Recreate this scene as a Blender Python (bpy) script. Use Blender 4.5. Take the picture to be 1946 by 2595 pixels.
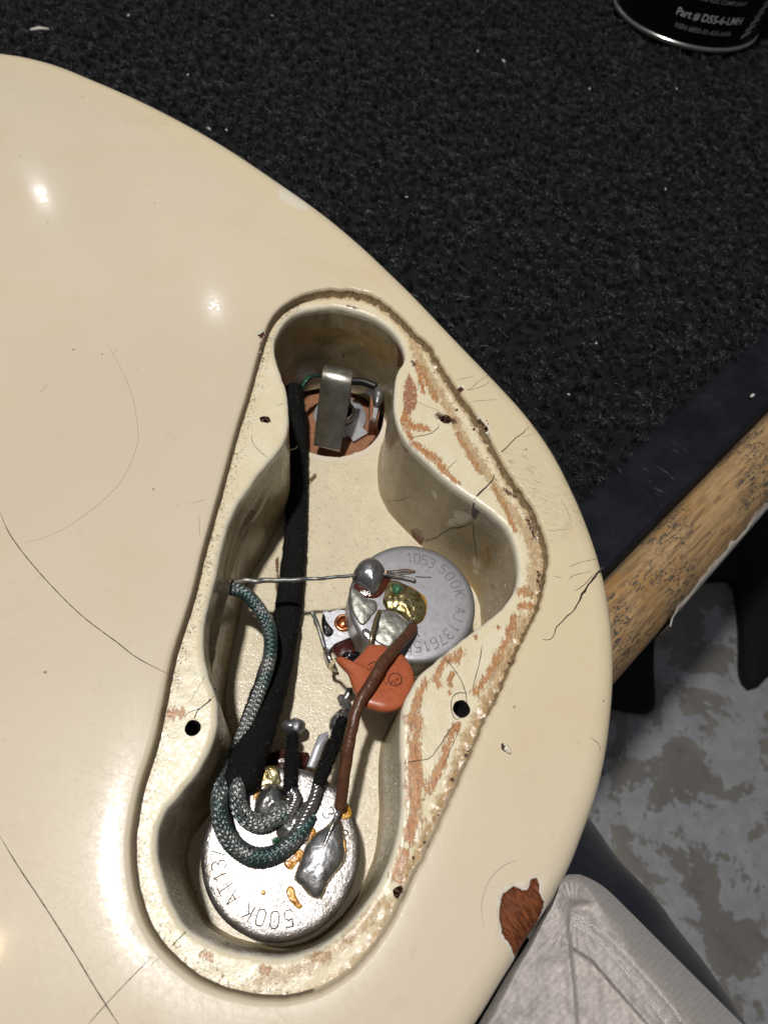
import bpy, bmesh, math, random
import numpy as np
from mathutils import Vector, Matrix, noise as mnoise
from mathutils.geometry import delaunay_2d_cdt
from mathutils.bvhtree import BVHTree

random.seed(7); rng = np.random.default_rng(7)
for o in list(bpy.data.objects): bpy.data.objects.remove(o)
scene = bpy.context.scene
col = scene.collection
S = 0.001                                   # everything below is written in millimetres

# ------------------------------------------------------------------ camera
FPX, CX, CY = 1730.0, 973.0, 1297.5         # focal length and centre in photograph pixels
CAMH = 100.2                                # lens height above the guitar's face (z = 0)
_Z = -np.array([752 - CX, -(2350 - CY), -FPX]); _Z /= np.linalg.norm(_Z)
_Y = np.array([0, 1.0, 0]) - _Z[1] * _Z; _Y /= np.linalg.norm(_Y)
_X = np.cross(_Y, _Z)
ROT = np.array([_X, _Y, _Z])                # camera axes -> world axes
cam_d = bpy.data.cameras.new('camera'); cam = bpy.data.objects.new('camera', cam_d); col.objects.link(cam)
cam_d.sensor_fit = 'VERTICAL'; cam_d.sensor_height = 36; cam_d.lens = 24
cam_d.clip_start = 0.005; cam_d.clip_end = 50
cam_d.dof.use_dof = True; cam_d.dof.focus_distance = 0.118; cam_d.dof.aperture_fstop = 40
M4 = Matrix([list(ROT[i]) + [0] for i in range(3)] + [[0, 0, 0, 1]])
cam.matrix_world = Matrix.Translation((0, 0, CAMH * S)) @ M4
scene.camera = cam

# ------------------------------------------------------------------ light
w = bpy.data.worlds.new('World'); scene.world = w; w.use_nodes = True
bg = w.node_tree.nodes['Background']; bg.inputs[0].default_value = (0.93, 0.96, 1.0, 1); bg.inputs[1].default_value = 0.075
def lamp(name, loc, target, power, size, colr, spread=None):
    d = bpy.data.lights.new(name, 'AREA'); d.shape = 'DISK'; d.size = size * S; d.energy = power; d.color = colr
    if spread: d.spread = math.radians(spread)
    o = bpy.data.objects.new(name, d); col.objects.link(o)
    o.location = Vector(loc) * S
    o.rotation_euler = (Vector(target) - Vector(loc)).to_track_quat('-Z', 'Y').to_euler()
    return o
lamp('bench_lamp', (-100, 74, 650), (5, 60, 0), 4.1, 30, (1.0, 0.962, 0.915))
lamp('ceiling_lamp', (-660, 1680, 1080), (0, 60, 0), 0.30, 16, (0.93, 0.96, 1.0))
lamp('ceiling_lamp', (-215, 1420, 1200), (0, 60, 0), 0.30, 16, (0.93, 0.96, 1.0))
lamp('warm_lamp', (-560, 8, 1480), (0, 60, 0), 0.35, 40, (1.0, 0.72, 0.42))
vs = scene.view_settings
vs.view_transform = 'Standard'; vs.look = 'None'; vs.gamma = 1; vs.exposure = 0; vs.use_curve_mapping = False
scene.render.engine = 'CYCLES'
scene.cycles.max_bounces = 8; scene.cycles.sample_clamp_indirect = 6
scene.cycles.use_denoising = True

# ------------------------------------------------------------------ helpers
def at(px, py, z):
    """the point of height z (mm) that stands behind a photograph pixel"""
    d = ROT @ np.array([(px - CX) / FPX, -(py - CY) / FPX, -1.0])
    k = (z - CAMH) / d[2]
    return np.array([d[0] * k, d[1] * k, z])
def ats(pts, z=None):
    return np.array([at(p[0], p[1], p[2] if z is None else z) for p in pts])
def proj(P):
    P = np.atleast_2d(np.asarray(P, float)) - np.array([0, 0, CAMH])
    c = P @ ROT
    return np.stack([CX + FPX * c[:, 0] / -c[:, 2], CY - FPX * c[:, 1] / -c[:, 2]], 1)

def spline(pts, n, closed=False):
    P = np.asarray(pts, float); m = len(P)
    out = []
    if closed: Q = np.vstack([P[-1], P, P[0], P[1]]); segs = m
    else: Q = np.vstack([2 * P[0] - P[1], P, 2 * P[-1] - P[-2]]); segs = m - 1
    for i in range(segs):
        p0, p1, p2, p3 = Q[i:i + 4]
        for t in np.linspace(0, 1, 12, endpoint=False):
            out.append(0.5 * (2 * p1 + (p2 - p0) * t + (2 * p0 - 5 * p1 + 4 * p2 - p3) * t * t + (3 * p1 - p0 - 3 * p2 + p3) * t ** 3))
    if closed: out.append(P[0])
    else: out.append(P[-1])
    out = np.array(out)
    L = np.concatenate([[0], np.cumsum(np.linalg.norm(np.diff(out, axis=0), axis=1))])
    s = np.linspace(0, L[-1], n, endpoint=not closed)
    return np.stack([np.interp(s, L, out[:, k]) for k in range(out.shape[1])], 1)
def length(p): return np.linalg.norm(np.diff(p, axis=0), axis=1).sum()

def origin_of(o):
    while o.parent: o = o.parent
    return np.array(o.location) / S
def set_props(o, label=None, cat=None, group=None, kind=None):
    if label: o['label'] = label
    if cat: o['category'] = cat
    if group: o['group'] = group
    if kind: o['kind'] = kind
    return o
def thing(name, loc, label, cat, group=None):
    o = bpy.data.objects.new(name, None); col.objects.link(o); o.empty_display_size = 0.005
    o.location = Vector(loc) * S
    bpy.context.view_layer.update()
    return set_props(o, label, cat, group)
def mesh(name, V, F, m, parent=None, smooth=True, attrs=None, origin=None, uv=None):
    V = np.asarray(V, float)
    if parent is not None: org = origin_of(parent)
    else: org = np.array(origin if origin is not None else [V[:, 0].mean(), V[:, 1].mean(), V[:, 2].min()])
    me = bpy.data.meshes.new(name)
    me.from_pydata(((V - org) * S).tolist(), [], [list(map(int, f)) for f in F])
    me.validate()
    if smooth: me.polygons.foreach_set('use_smooth', [True] * len(me.polygons))
    if attrs and len(me.vertices) == len(V):
        for k, a in attrs.items():
            at_ = me.attributes.new(k, 'FLOAT', 'POINT'); at_.data.foreach_set('value', np.asarray(a, np.float32))
    if uv is not None:
        at_ = me.attributes.new('surf', 'FLOAT_VECTOR', 'POINT')
        at_.data.foreach_set('vector', np.asarray(uv, np.float32).ravel())
    me.materials.append(m)
    o = bpy.data.objects.new(name, me); col.objects.link(o)
    if parent is not None: o.parent = parent
    else: o.location = Vector(org) * S
    return o
class Geo:
    def __init__(s): s.V = []; s.F = []; s.n = 0
    def add(s, V, F):
        V = np.asarray(V, float)
        s.V.append(V); s.F += [[i + s.n for i in f] for f in F]; s.n += len(V)
        return s
    def out(s): return np.vstack(s.V), s.F
def strips(rings, closed=True):
    """quads between successive rings of equal length"""
    n = len(rings[0]); V = np.vstack(rings); F = []
    for r in range(len(rings) - 1):
        for i in range(n if closed else n - 1):
            j = (i + 1) % n
            F.append([r * n + i, r * n + j, (r + 1) * n + j, (r + 1) * n + i])
    return V, F
def frames(P):
    T = np.gradient(P, axis=0); T /= np.linalg.norm(T, axis=1)[:, None] + 1e-12
    up = np.array([0, 0, 1.0])
    N = np.cross(up, T); bad = np.linalg.norm(N, axis=1) < 1e-3
    N[bad] = np.array([1, 0, 0]); N /= np.linalg.norm(N, axis=1)[:, None]
    for i in range(1, len(N)):
        if N[i] @ N[i - 1] < 0: N[i] = -N[i]
    return T, N, np.cross(T, N)
def tube(P, r, sides=12, squash=1.0, cap=True):
    P = np.asarray(P, float); n = len(P); r = np.broadcast_to(np.asarray(r, float), n)
    T, N, B = frames(P)
    a = np.linspace(0, 2 * np.pi, sides, endpoint=False)
    sq = np.broadcast_to(np.asarray(squash, float), n)
    rings = [P[i] + r[i] * (np.cos(a)[:, None] * N[i] + sq[i] * np.sin(a)[:, None] * B[i]) for i in range(n)]
    if cap:
        rings = [P[0] + (rings[0] - P[0]) * 0.55 - T[0] * r[0] * 0.3] + rings + [P[-1] + (rings[-1] - P[-1]) * 0.55 + T[-1] * r[-1] * 0.3]
    V, F = strips(rings)
    if cap:
        F.append(list(range(sides))[::-1]); F.append([len(V) - sides + i for i in range(sides)])
    return V, F
def lathe(prof, n=64, c=(0, 0, 0), cap=True):
    a = np.linspace(0, 2 * np.pi, n, endpoint=False)
    rings = [np.stack([r * np.cos(a), r * np.sin(a), np.full(n, z)], 1) + np.array(c) for r, z in prof]
    V, F = strips(rings)
    if cap: F.append(list(range(n))[::-1]); F.append([len(V) - n + i for i in range(n)])
    return V, F
def dome(outline, h, n=40, rings=9, power=0.55, rough=0.0, seed=0, sink=0.25):
    """a blob that sits on its outline (3D points) and rises h above it"""
    O = spline(outline, n, True); c = O.mean(0)
    R = [O - np.array([0, 0, sink])]
    for k in range(rings):
        t = k / (rings - 1) * 0.97
        z = h * (1 - (1 - t) ** 2) ** power
        R.append(c + (O - c) * (1 - t) + np.array([0, 0, z]))
    V, F = strips(R); F.append([len(V) - n + i for i in range(n)])
    if rough:
        for i in range(n, len(V)):
            V[i] += rough * np.array(mnoise.noise_vector(Vector(V[i] * 0.9 + seed)))
    return V, F
def plate(outline, z0, z1, bevel=0.12):
    """a flat piece with a small bevelled rim, outline counter-clockwise or not"""
    O = np.asarray(outline, float)[:, :2]; c = O.mean(0); n = len(O)
    d = np.linalg.norm(O - c, axis=1).mean(); k = 1 - bevel / d
    def ring(f, z): return np.column_stack([c + (O - c) * f, np.full(n, z)])
    V, F = strips([ring(1, z0), ring(1, z1 - bevel), ring(k, z1)])
    F.append(list(range(n))[::-1]); F.append([2 * n + i for i in range(n)])
    return V, F
def smooth_loop(P, w):
    k = np.ones(2 * w + 1) / (2 * w + 1)
    return np.stack([np.convolve(np.concatenate([P[-w:, i], P[:, i], P[:w, i]]), k, 'valid') for i in range(P.shape[1])], 1)
def offset2(P, d, sm=0):
    """closed loop moved outward by d (loop counter-clockwise)"""
    B_ = smooth_loop(P, sm) if sm else P
    T = np.roll(B_[:, :2], -1, 0) - np.roll(B_[:, :2], 1, 0); T /= np.linalg.norm(T, axis=1)[:, None]
    N = np.stack([T[:, 1], -T[:, 0]], 1)
    Q = P.copy(); Q[:, :2] += N * (d if np.isscalar(d) else np.asarray(d)[:, None])
    return Q
def ccw(P):
    x, y = P[:, 0], P[:, 1]
    return P if (x * np.roll(y, -1) - y * np.roll(x, -1)).sum() > 0 else P[::-1].copy()
def seg_dist(Q, P, closed=False):
    """distance of points Q (n,2) to a polyline P, and the parameter 0..1 along it"""
    P = np.asarray(P, float); A = P if closed else P[:-1]; B = np.roll(P, -1, 0) if closed else P[1:]
    best = np.full(len(Q), 1e9); par = np.zeros(len(Q))
    for i, (a, b) in enumerate(zip(A, B)):
        ab = b - a; t = np.clip(((Q - a) @ ab) / (ab @ ab + 1e-12), 0, 1)
        d = np.linalg.norm(Q - a - t[:, None] * ab, axis=1)
        m = d < best; best[m] = d[m]; par[m] = (i + t[m]) / len(A)
    return best, par
def inside(Q, P):
    P = np.asarray(P, float); r = np.zeros(len(Q), bool); x, y = Q[:, 0], Q[:, 1]; j = len(P) - 1
    for i in range(len(P)):
        xi, yi = P[i]; xj, yj = P[j]
        c = ((yi > y) != (yj > y)) & (x < (xj - xi) * (y - yi) / (yj - yi + 1e-15) + xi)
        r ^= c; j = i
    return r
def stroke_field(V, strokes):
    """1 on the middle of a stroke, 0 at its edge, -1 away; strokes = (width in mm, [(px,py)...]) or ('poly', soft, pts)"""
    Q = proj(V); f = np.full(len(V), -1.0)
    scale = FPX / (np.linalg.norm(V - np.array([0, 0, CAMH]), axis=1) * 0.93)
    for st in strokes:
        if st[0] == 'poly':
            d, _ = seg_dist(Q, st[2], True); d = np.where(inside(Q, st[2]), d, -d) / scale / st[1]
            f = np.maximum(f, np.clip(d, -1, 1))
        else:
            d, _ = seg_dist(Q, st[1]); d = d / scale
            f = np.maximum(f, np.clip(1 - d / (st[0] * 0.5), -1, 1))
    return f
def fill(loops, pts, keep):
    """triangulate loops + loose points in the plane; keep(centroids)->mask"""
    V = []; E = []
    for L in loops:
        b = len(V); V += [Vector(p[:2]) for p in L]; E += [(b + i, b + (i + 1) % len(L)) for i in range(len(L))]
    V += [Vector(p) for p in pts]
    v, e, f, *_ = delaunay_2d_cdt(V, E, [], 0, 1e-5)
    v = np.array([list(p) for p in v]); f = np.array([list(t) for t in f])
    c = v[f].mean(1); f = f[keep(c)]
    a, b, d = v[f[:, 0]], v[f[:, 1]], v[f[:, 2]]
    flip = ((b - a)[:, 0] * (d - a)[:, 1] - (b - a)[:, 1] * (d - a)[:, 0]) < 0
    f[flip] = f[flip][:, ::-1]
    return v, f
def grid(x0, x1, y0, y1, step, jit=0.3):
    X, Y = np.meshgrid(np.arange(x0, x1, step), np.arange(y0, y1, step))
    Q = np.stack([X.ravel(), Y.ravel()], 1)
    return Q + rng.uniform(-jit, jit, Q.shape) * step
def n3(V, s, seed=0.0):
    return np.array([mnoise.noise(Vector((p[0] * s + seed, p[1] * s - seed, p[2] * s + 2 * seed))) for p in V])

# ------------------------------------------------------------------ materials
class Mat:
    def __init__(s, name):
        s.m = bpy.data.materials.new(name); s.m.use_nodes = True; s.nt = s.m.node_tree
        s.p = s.nt.nodes['Principled BSDF']; s._c = None
    def node(s, t, ins=None, out=0, **props):
        n = s.nt.nodes.new(t)
        for k, v in props.items(): setattr(n, k, v)
        for k, v in (ins or {}).items():
            if isinstance(v, bpy.types.NodeSocket): s.nt.links.new(v, n.inputs[k])
            else: n.inputs[k].default_value = v
        return n.outputs[out]
    def mm(s, scale=(1, 1, 1), rot=(0, 0, 0)):
        if s._c is None: s._c = s.node('ShaderNodeTexCoord', out='Object')
        c = s._c
        if any(rot): c = s.node('ShaderNodeMapping', {'Vector': c, 'Rotation': rot})
        return s.node('ShaderNodeMapping', {'Vector': c, 'Scale': tuple(1000.0 * q for q in scale)})
    def noise(s, scale, detail=3, rough=0.55, vec=None, dist=0.0):
        return s.node('ShaderNodeTexNoise', {'Vector': vec if vec else s.mm(), 'Scale': scale, 'Detail': detail, 'Roughness': rough, 'Distortion': dist}, out='Fac')
    def voro(s, scale, vec=None, feature='F1', out='Distance'):
        return s.node('ShaderNodeTexVoronoi', {'Vector': vec if vec else s.mm(), 'Scale': scale}, out=out, feature=feature)
    def attr(s, name): return s.node('ShaderNodeAttribute', out='Fac', attribute_name=name)
    def math(s, op, a, b=0.0, clamp=False):
        return s.node('ShaderNodeMath', {0: a, 1: b}, operation=op, use_clamp=clamp)
    def step(s, v, lo, hi, a=0.0, b=1.0):
        return s.node('ShaderNodeMapRange', {'Value': v, 'From Min': lo, 'From Max': hi, 'To Min': a, 'To Max': b}, interpolation_type='SMOOTHSTEP')
    def mix(s, f, a, b, blend='MIX'):
        n = s.nt.nodes.new('ShaderNodeMix'); n.data_type = 'RGBA'; n.blend_type = blend
        for k, v in ((0, f), (6, a), (7, b)):
            if isinstance(v, bpy.types.NodeSocket): s.nt.links.new(v, n.inputs[k])
            else: n.inputs[k].default_value = v if not isinstance(v, tuple) else (*v, 1)[:4]
        return n.outputs[2]
    def bump(s, h, dist, strength=1.0, prev=None):
        ins = {'Height': h, 'Distance': dist * S, 'Strength': strength}
        if prev: ins['Normal'] = prev
        return s.node('ShaderNodeBump', ins)
    def set(s, **kw):
        names = dict(color='Base Color', rough='Roughness', metal='Metallic', normal='Normal', coat='Coat Weight', coatr='Coat Roughness',
                     spec='Specular IOR Level', sheen='Sheen Weight', sheenr='Sheen Roughness', trans='Transmission Weight', ior='IOR', aniso='Anisotropic')
        for k, v in kw.items():
            i = s.p.inputs[names[k]]
            if isinstance(v, bpy.types.NodeSocket): s.nt.links.new(v, i)
            else: i.default_value = (*v, 1) if isinstance(v, tuple) else v
        return s.m

CREAM = (0.62, 0.535, 0.385)
def m_paint():
    k = Mat('aged cream lacquer')
    big = k.noise(0.012, 3, 0.5); mid = k.noise(0.07, 4, 0.6); fine = k.noise(1.6, 4, 0.7)
    c = k.mix(k.step(big, 0.35, 0.65), (0.625, 0.54, 0.418), (0.67, 0.582, 0.442))
    c = k.mix(k.step(k.attr('yellow'), 0.0, 1.0, 0, 0.75), c, (0.70, 0.595, 0.385))
    c = k.mix(k.step(mid, 0.52, 0.78, 0, 0.4), c, (0.63, 0.505, 0.325))
    c = k.mix(k.step(k.noise(0.2, 5, 0.75), 0.58, 0.75, 0, 0.28), c, (0.45, 0.38, 0.28))
    # faint grime and dots
    c = k.mix(k.step(k.noise(0.9, 2, 0.5), 0.74, 0.80, 0, 0.35), c, (0.30, 0.25, 0.18))
    dots = k.voro(0.16); c = k.mix(k.step(dots, 0.05, 0.02, 0, 0.8), c, (0.16, 0.12, 0.08))
    # scuffs drawn across the grain
    sc = k.noise(1.0, 4, 0.7, vec=k.mm((0.5, 3.2, 1), (0, 0, 0.5)))
    scf = k.math('MULTIPLY', k.step(k.attr('scuff'), -0.6, 0.9), k.step(sc, 0.5, 0.68))
    c = k.mix(k.math('MULTIPLY', scf, 0.6), c, (0.25, 0.2, 0.14))
    ring = k.math('MULTIPLY', k.step(k.attr('pale'), -0.3, 0.5), 0.6)
    c = k.mix(ring, c, (0.72, 0.69, 0.60))
    # bare wood where the lacquer is gone
    rag = k.math('ADD', k.attr('bare'), k.math('MULTIPLY', k.math('SUBTRACT', k.noise(1.3, 4, 0.7), 0.5), 0.9))
    bare = k.step(rag, -0.02, 0.06)
    edge = k.math('MULTIPLY', k.step(rag, -0.42, -0.3), k.math('SUBTRACT', 1.0, bare))
    grain = k.noise(1.1, 5, 0.7, vec=k.mm((3.0, 0.5, 1), (0, 0, -0.7)))
    wood = k.mix(k.step(grain, 0.35, 0.68), (0.075, 0.019, 0.007), (0.27, 0.085, 0.03))
    wood = k.mix(k.step(k.attr('dark'), 0.0, 1.0), wood, (0.045, 0.012, 0.010))
    c = k.mix(k.math('MULTIPLY', edge, 0.85), c, (0.66, 0.67, 0.62))
    c = k.mix(bare, c, wood)
    scr = k.noise(1.0, 3, 0.6, vec=k.mm((0.25, 6.0, 1), (0, 0, 0.85)))
    r = k.step(k.noise(0.05, 4, 0.6), 0.3, 0.75, 0.29, 0.36)
    r = k.math('ADD', r, k.math('MULTIPLY', bare, 0.3))
    b = k.bump(k.noise(0.055, 2, 0.5), 0.10, 0.25)
    b = k.bump(scr, 0.003, 0.3, b)
    for rz in (0.3, -0.6, 1.5, 0.95): b = k.bump(k.step(k.noise(1.0, 2, 0.5, vec=k.mm((0.12, 7.0, 1), (0, 0, rz))), 0.63, 0.67), 0.006, 0.6, b)
    b = k.bump(k.math('MULTIPLY', grain, bare), 0.25, 0.7, b)
    return k.set(color=c, rough=r, normal=b, coat=k.math('MULTIPLY', k.math('SUBTRACT', 1.0, bare), 0.26), coatr=k.step(k.noise(1.2, 4, 0.7), 0.35, 0.7, 0.06, 0.16), spec=0.24)
def m_ledge():
    k = Mat('chipped cream lacquer on routed ledge')
    n1 = k.noise(0.25, 4, 0.6); n2 = k.noise(2.2, 4, 0.75)
    c = k.mix(k.step(n1, 0.35, 0.65), (0.74, 0.65, 0.445), (0.77, 0.70, 0.515))
    e = k.math('ADD', k.attr('edge'), k.math('MULTIPLY', k.math('SUBTRACT', n2, 0.5), 0.9))
    c = k.mix(k.step(e, 0.22, 0.6, 0, 0.8), c, (0.50, 0.36, 0.20))
    spk = k.noise(3.0, 3, 0.7)
    c = k.mix(k.math('MULTIPLY', k.step(spk, 0.54, 0.64), k.step(k.math('ADD', k.attr('edge'), k.attr('grime')), 0.1, 0.9, 0.10, 1.0)), c, (0.11, 0.065, 0.035))
    rag = k.math('ADD', k.attr('scrape'), k.math('ADD', k.math('MULTIPLY', k.math('SUBTRACT', k.noise(1.0, 5, 0.8, vec=k.mm((2.4, 0.55, 1), (0, 0, 0.15))), 0.5), 5.0), -0.15))
    sc = k.math('MULTIPLY', k.step(rag, 0.0, 0.22), k.step(k.noise(2.2, 5, 0.8), 0.38, 0.46, 0.1, 1.0))
    oc = k.mix(k.step(k.noise(1.2, 5, 0.8, vec=k.mm((2.2, 0.7, 1))), 0.36, 0.62), (0.26, 0.078, 0.018), (0.56, 0.24, 0.065))
    oc = k.mix(k.step(k.attr('red'), 0.0, 0.5), oc, (0.31, 0.108, 0.05))
    c = k.mix(k.math('MULTIPLY', sc, 0.92), c, oc)
    tan = k.step(k.math('ADD', k.attr('tan'), k.math('MULTIPLY', k.math('SUBTRACT', k.noise(0.8, 6, 0.8), 0.5), 4.0)), 0.1, 0.6)
    c = k.mix(k.math('MULTIPLY', tan, 0.7), c, k.mix(k.step(k.noise(1.4, 5, 0.8, vec=k.mm((2.4, 0.7, 1), (0, 0, 0.2))), 0.38, 0.6), (0.24, 0.125, 0.045), (0.55, 0.37, 0.18)))
    # dark splinters in torn spots
    dk = k.step(k.math('ADD', k.attr('dark'), k.math('ADD', k.math('MULTIPLY', k.math('SUBTRACT', k.noise(1.6, 5, 0.8, vec=k.mm((2.0, 0.8, 1))), 0.5), 5.0), -0.25)), 0.0, 0.25)
    c = k.mix(dk, c, k.mix(k.step(spk, 0.45, 0.6), (0.05, 0.025, 0.018), (0.17, 0.085, 0.045)))
    lip = k.step(k.attr('lip'), 0.2, 0.9, 0, 0.6)
    c = k.mix(lip, c, (0.80, 0.76, 0.66))
    crk = k.voro(0.55, feature='DISTANCE_TO_EDGE')
    h = k.math('ADD', k.math('MULTIPLY', n2, 0.6), k.math('MULTIPLY', sc, -0.5))
    b = k.bump(k.noise(0.55, 3, 0.6), 0.06, 0.8)
    b = k.bump(h, 0.07, 0.8, b)
    return k.set(color=c, rough=k.step(n2, 0.3, 0.7, 0.16, 0.45), normal=b, spec=0.55)
def m_wall():
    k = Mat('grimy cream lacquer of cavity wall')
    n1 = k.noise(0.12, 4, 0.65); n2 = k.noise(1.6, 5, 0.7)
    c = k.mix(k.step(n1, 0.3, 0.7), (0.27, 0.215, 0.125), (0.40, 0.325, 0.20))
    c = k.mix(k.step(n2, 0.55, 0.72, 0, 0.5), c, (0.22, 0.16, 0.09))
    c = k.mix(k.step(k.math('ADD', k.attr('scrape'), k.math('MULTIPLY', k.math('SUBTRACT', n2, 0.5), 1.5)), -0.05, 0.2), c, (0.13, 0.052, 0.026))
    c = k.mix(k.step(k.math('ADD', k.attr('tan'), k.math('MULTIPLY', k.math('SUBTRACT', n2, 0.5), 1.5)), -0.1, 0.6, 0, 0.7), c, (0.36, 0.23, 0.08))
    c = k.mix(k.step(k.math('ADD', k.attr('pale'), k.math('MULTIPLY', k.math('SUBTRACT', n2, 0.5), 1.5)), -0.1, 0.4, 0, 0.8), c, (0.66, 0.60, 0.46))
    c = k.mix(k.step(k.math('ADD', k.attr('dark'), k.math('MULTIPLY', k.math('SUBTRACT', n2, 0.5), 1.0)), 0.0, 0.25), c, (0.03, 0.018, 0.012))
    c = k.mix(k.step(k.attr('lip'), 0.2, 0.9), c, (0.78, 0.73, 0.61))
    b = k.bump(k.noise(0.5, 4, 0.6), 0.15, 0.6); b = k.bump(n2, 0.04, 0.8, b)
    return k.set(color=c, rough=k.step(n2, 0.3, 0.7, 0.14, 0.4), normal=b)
def m_floor():
    k = Mat('dusty cream lacquer of cavity floor')
    n1 = k.noise(0.16, 4, 0.65); n2 = k.noise(2.6, 4, 0.75)
    c = k.mix(k.step(n1, 0.35, 0.65), (0.70, 0.62, 0.455), (0.75, 0.665, 0.48))
    c = k.mix(k.step(n2, 0.56, 0.68, 0, 0.65), c, (0.24, 0.175, 0.11))
    c = k.mix(k.step(k.noise(0.7, 3, 0.6), 0.60, 0.72, 0, 0.5), c, (0.40, 0.32, 0.21))
    c = k.mix(k.step(k.math('ADD', k.attr('scrape'), k.math('MULTIPLY', k.math('SUBTRACT', n2, 0.5), 1.5)), -0.05, 0.3), c, (0.17, 0.10, 0.06))
    c = k.mix(k.step(k.attr('pale'), -0.2, 0.8, 0, 0.8), c, (0.76, 0.68, 0.58))
    b = k.bump(k.noise(1.4, 4, 0.7), 0.10, 0.8); b = k.bump(n2, 0.04, 0.7, b)
    return k.set(color=c, rough=k.step(k.noise(3.0, 2, 0.5), 0.4, 0.65, 0.1, 0.42), normal=b)
def m_simple(name, color, rough=0.5, metal=0.0, bump=None, var=None, **kw):
    k = Mat(name); c = color
    if var:
        sc, colr, lo, hi = var
        c = k.mix(k.step(k.noise(sc, 4, 0.65), lo, hi), color, colr)
    d = dict(color=c, rough=rough, metal=metal, **kw)
    if bump: d['normal'] = k.bump(k.noise(bump[0], 4, 0.6), bump[1], bump[2] if len(bump) > 2 else 1.0)
    return k.set(**d)
PAINT, LEDGE, WALL, FLOOR = m_paint(), m_ledge(), m_wall(), m_floor()
CRACK = m_simple('dirt in crack', (0.018, 0.012, 0.008), 0.7)
FAINT = m_simple('fine check line', (0.30, 0.24, 0.165), 0.5)
HOLE = m_simple('dark bore', (0.012, 0.010, 0.009), 0.8)
SPLINTER = m_simple('torn wood fibre', (0.055, 0.022, 0.014), 0.7, bump=(2.0, 0.2), var=(1.5, (0.20, 0.11, 0.06), 0.45, 0.7))
FLAKE = m_simple('lifted lacquer flake', (0.72, 0.68, 0.56), 0.25, bump=(1.5, 0.1))
def m_potmetal(name, crinkle):
    k = Mat(name)
    n = k.noise(0.9, 5, 0.7); n2 = k.noise(4.0, 3, 0.6)
    if crinkle:
        c = k.mix(k.step(k.noise(0.35, 4, 0.7), 0.4, 0.65), (0.46, 0.44, 0.43), (0.30, 0.285, 0.28))
        c = k.mix(k.step(k.noise(0.2, 5, 0.75), 0.52, 0.68, 0, 0.6), c, (0.27, 0.20, 0.12))
        b = k.bump(k.noise(1.5, 3, 0.6, dist=0.8), 0.11, 1.0); b = k.bump(k.noise(0.25, 2, 0.5), 0.25, 0.35, b)
        return k.set(color=c, rough=0.36, metal=0.9, normal=b)
    c = k.mix(k.step(n, 0.35, 0.7), (0.40, 0.40, 0.43), (0.30, 0.295, 0.315))
    c = k.mix(k.step(n2, 0.62, 0.75, 0, 0.5), c, (0.20, 0.19, 0.2))
    b = k.bump(n2, 0.02, 0.7); b = k.bump(k.noise(0.3, 2, 0.5), 0.12, 0.3, b)
    return k.set(color=c, rough=k.step(n, 0.3, 0.7, 0.42, 0.55), metal=0.72, normal=b)
POT_A, POT_B = m_potmetal('dull zinc pot casing', False), m_potmetal('crinkled bright pot casing', True)
POT_SIDE = m_simple('pot casing flank', (0.42, 0.40, 0.37), 0.38, 0.85, bump=(0.8, 0.06), var=(0.6, (0.20, 0.17, 0.13), 0.45, 0.7))
SOLDER = m_simple('grey solder', (0.42, 0.42, 0.42), 0.24, 0.9, bump=(0.9, 0.12), var=(0.7, (0.28, 0.28, 0.29), 0.45, 0.7))
SOLDER_D = m_simple('dull lead solder', (0.36, 0.365, 0.38), 0.36, 0.85, bump=(1.6, 0.08), var=(0.8, (0.22, 0.22, 0.23), 0.45, 0.7))
SOLDER_R = m_simple('rough tinned patch', (0.30, 0.30, 0.27), 0.40, 0.8, bump=(2.6, 0.06), var=(1.3, (0.18, 0.17, 0.14), 0.5, 0.7))
FLUXSOLDER = m_simple('solder under amber flux', (0.33, 0.29, 0.15), 0.24, 0.75, bump=(1.1, 0.12), var=(0.7, (0.16, 0.115, 0.04), 0.42, 0.62))
FLUX = m_simple('amber flux', (0.52, 0.27, 0.02), 0.22, 0.15, bump=(1.6, 0.12), var=(0.8, (0.34, 0.11, 0.01), 0.45, 0.65), coat=0.6)
FLUXFILM = m_simple('thin brown flux film', (0.23, 0.155, 0.06), 0.3, 0.45, bump=(1.8, 0.08), var=(0.8, (0.40, 0.34, 0.26), 0.42, 0.6))
FLUX_D = m_simple('burnt flux', (0.075, 0.018, 0.008), 0.10, 0.0, bump=(1.0, 0.15), coat=0.8)
GREENC = m_simple('green copper crust', (0.05, 0.16, 0.085), 0.25, 0.2, bump=(2.0, 0.15))
STAMP_A = m_simple('stamped figures', (0.22, 0.22, 0.235), 0.5, 0.6)
STAMP_B = m_simple('stamped figures on bright casing', (0.12, 0.11, 0.10), 0.7, 0.0)
PHEN = m_simple('dark maroon phenolic', (0.055, 0.012, 0.010), 0.14, 0, bump=(0.7, 0.25), coat=0.5)
PHENB = m_simple('brown phenolic wafer', (0.33, 0.145, 0.07), 0.5, 0, bump=(1.0, 0.08), var=(0.8, (0.22, 0.09, 0.045), 0.4, 0.7))
WOODRAW = m_simple('raw mahogany edge', (0.16, 0.075, 0.03), 0.7, 0, bump=(1.4, 0.3), var=(0.9, (0.07, 0.03, 0.012), 0.4, 0.65))
TINPL = m_simple('tin plated tab', (0.55, 0.56, 0.60), 0.42, 0.55, bump=(1.2, 0.06), var=(1.4, (0.40, 0.40, 0.43), 0.5, 0.7))
COPPER = m_simple('copper eyelet', (0.62, 0.27, 0.13), 0.22, 0.95, bump=(1.0, 0.03))
BLACKGLOSS = m_simple('black resin drop', (0.012, 0.010, 0.014), 0.10, 0, bump=(0.9, 0.3))
CAPM = None
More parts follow.
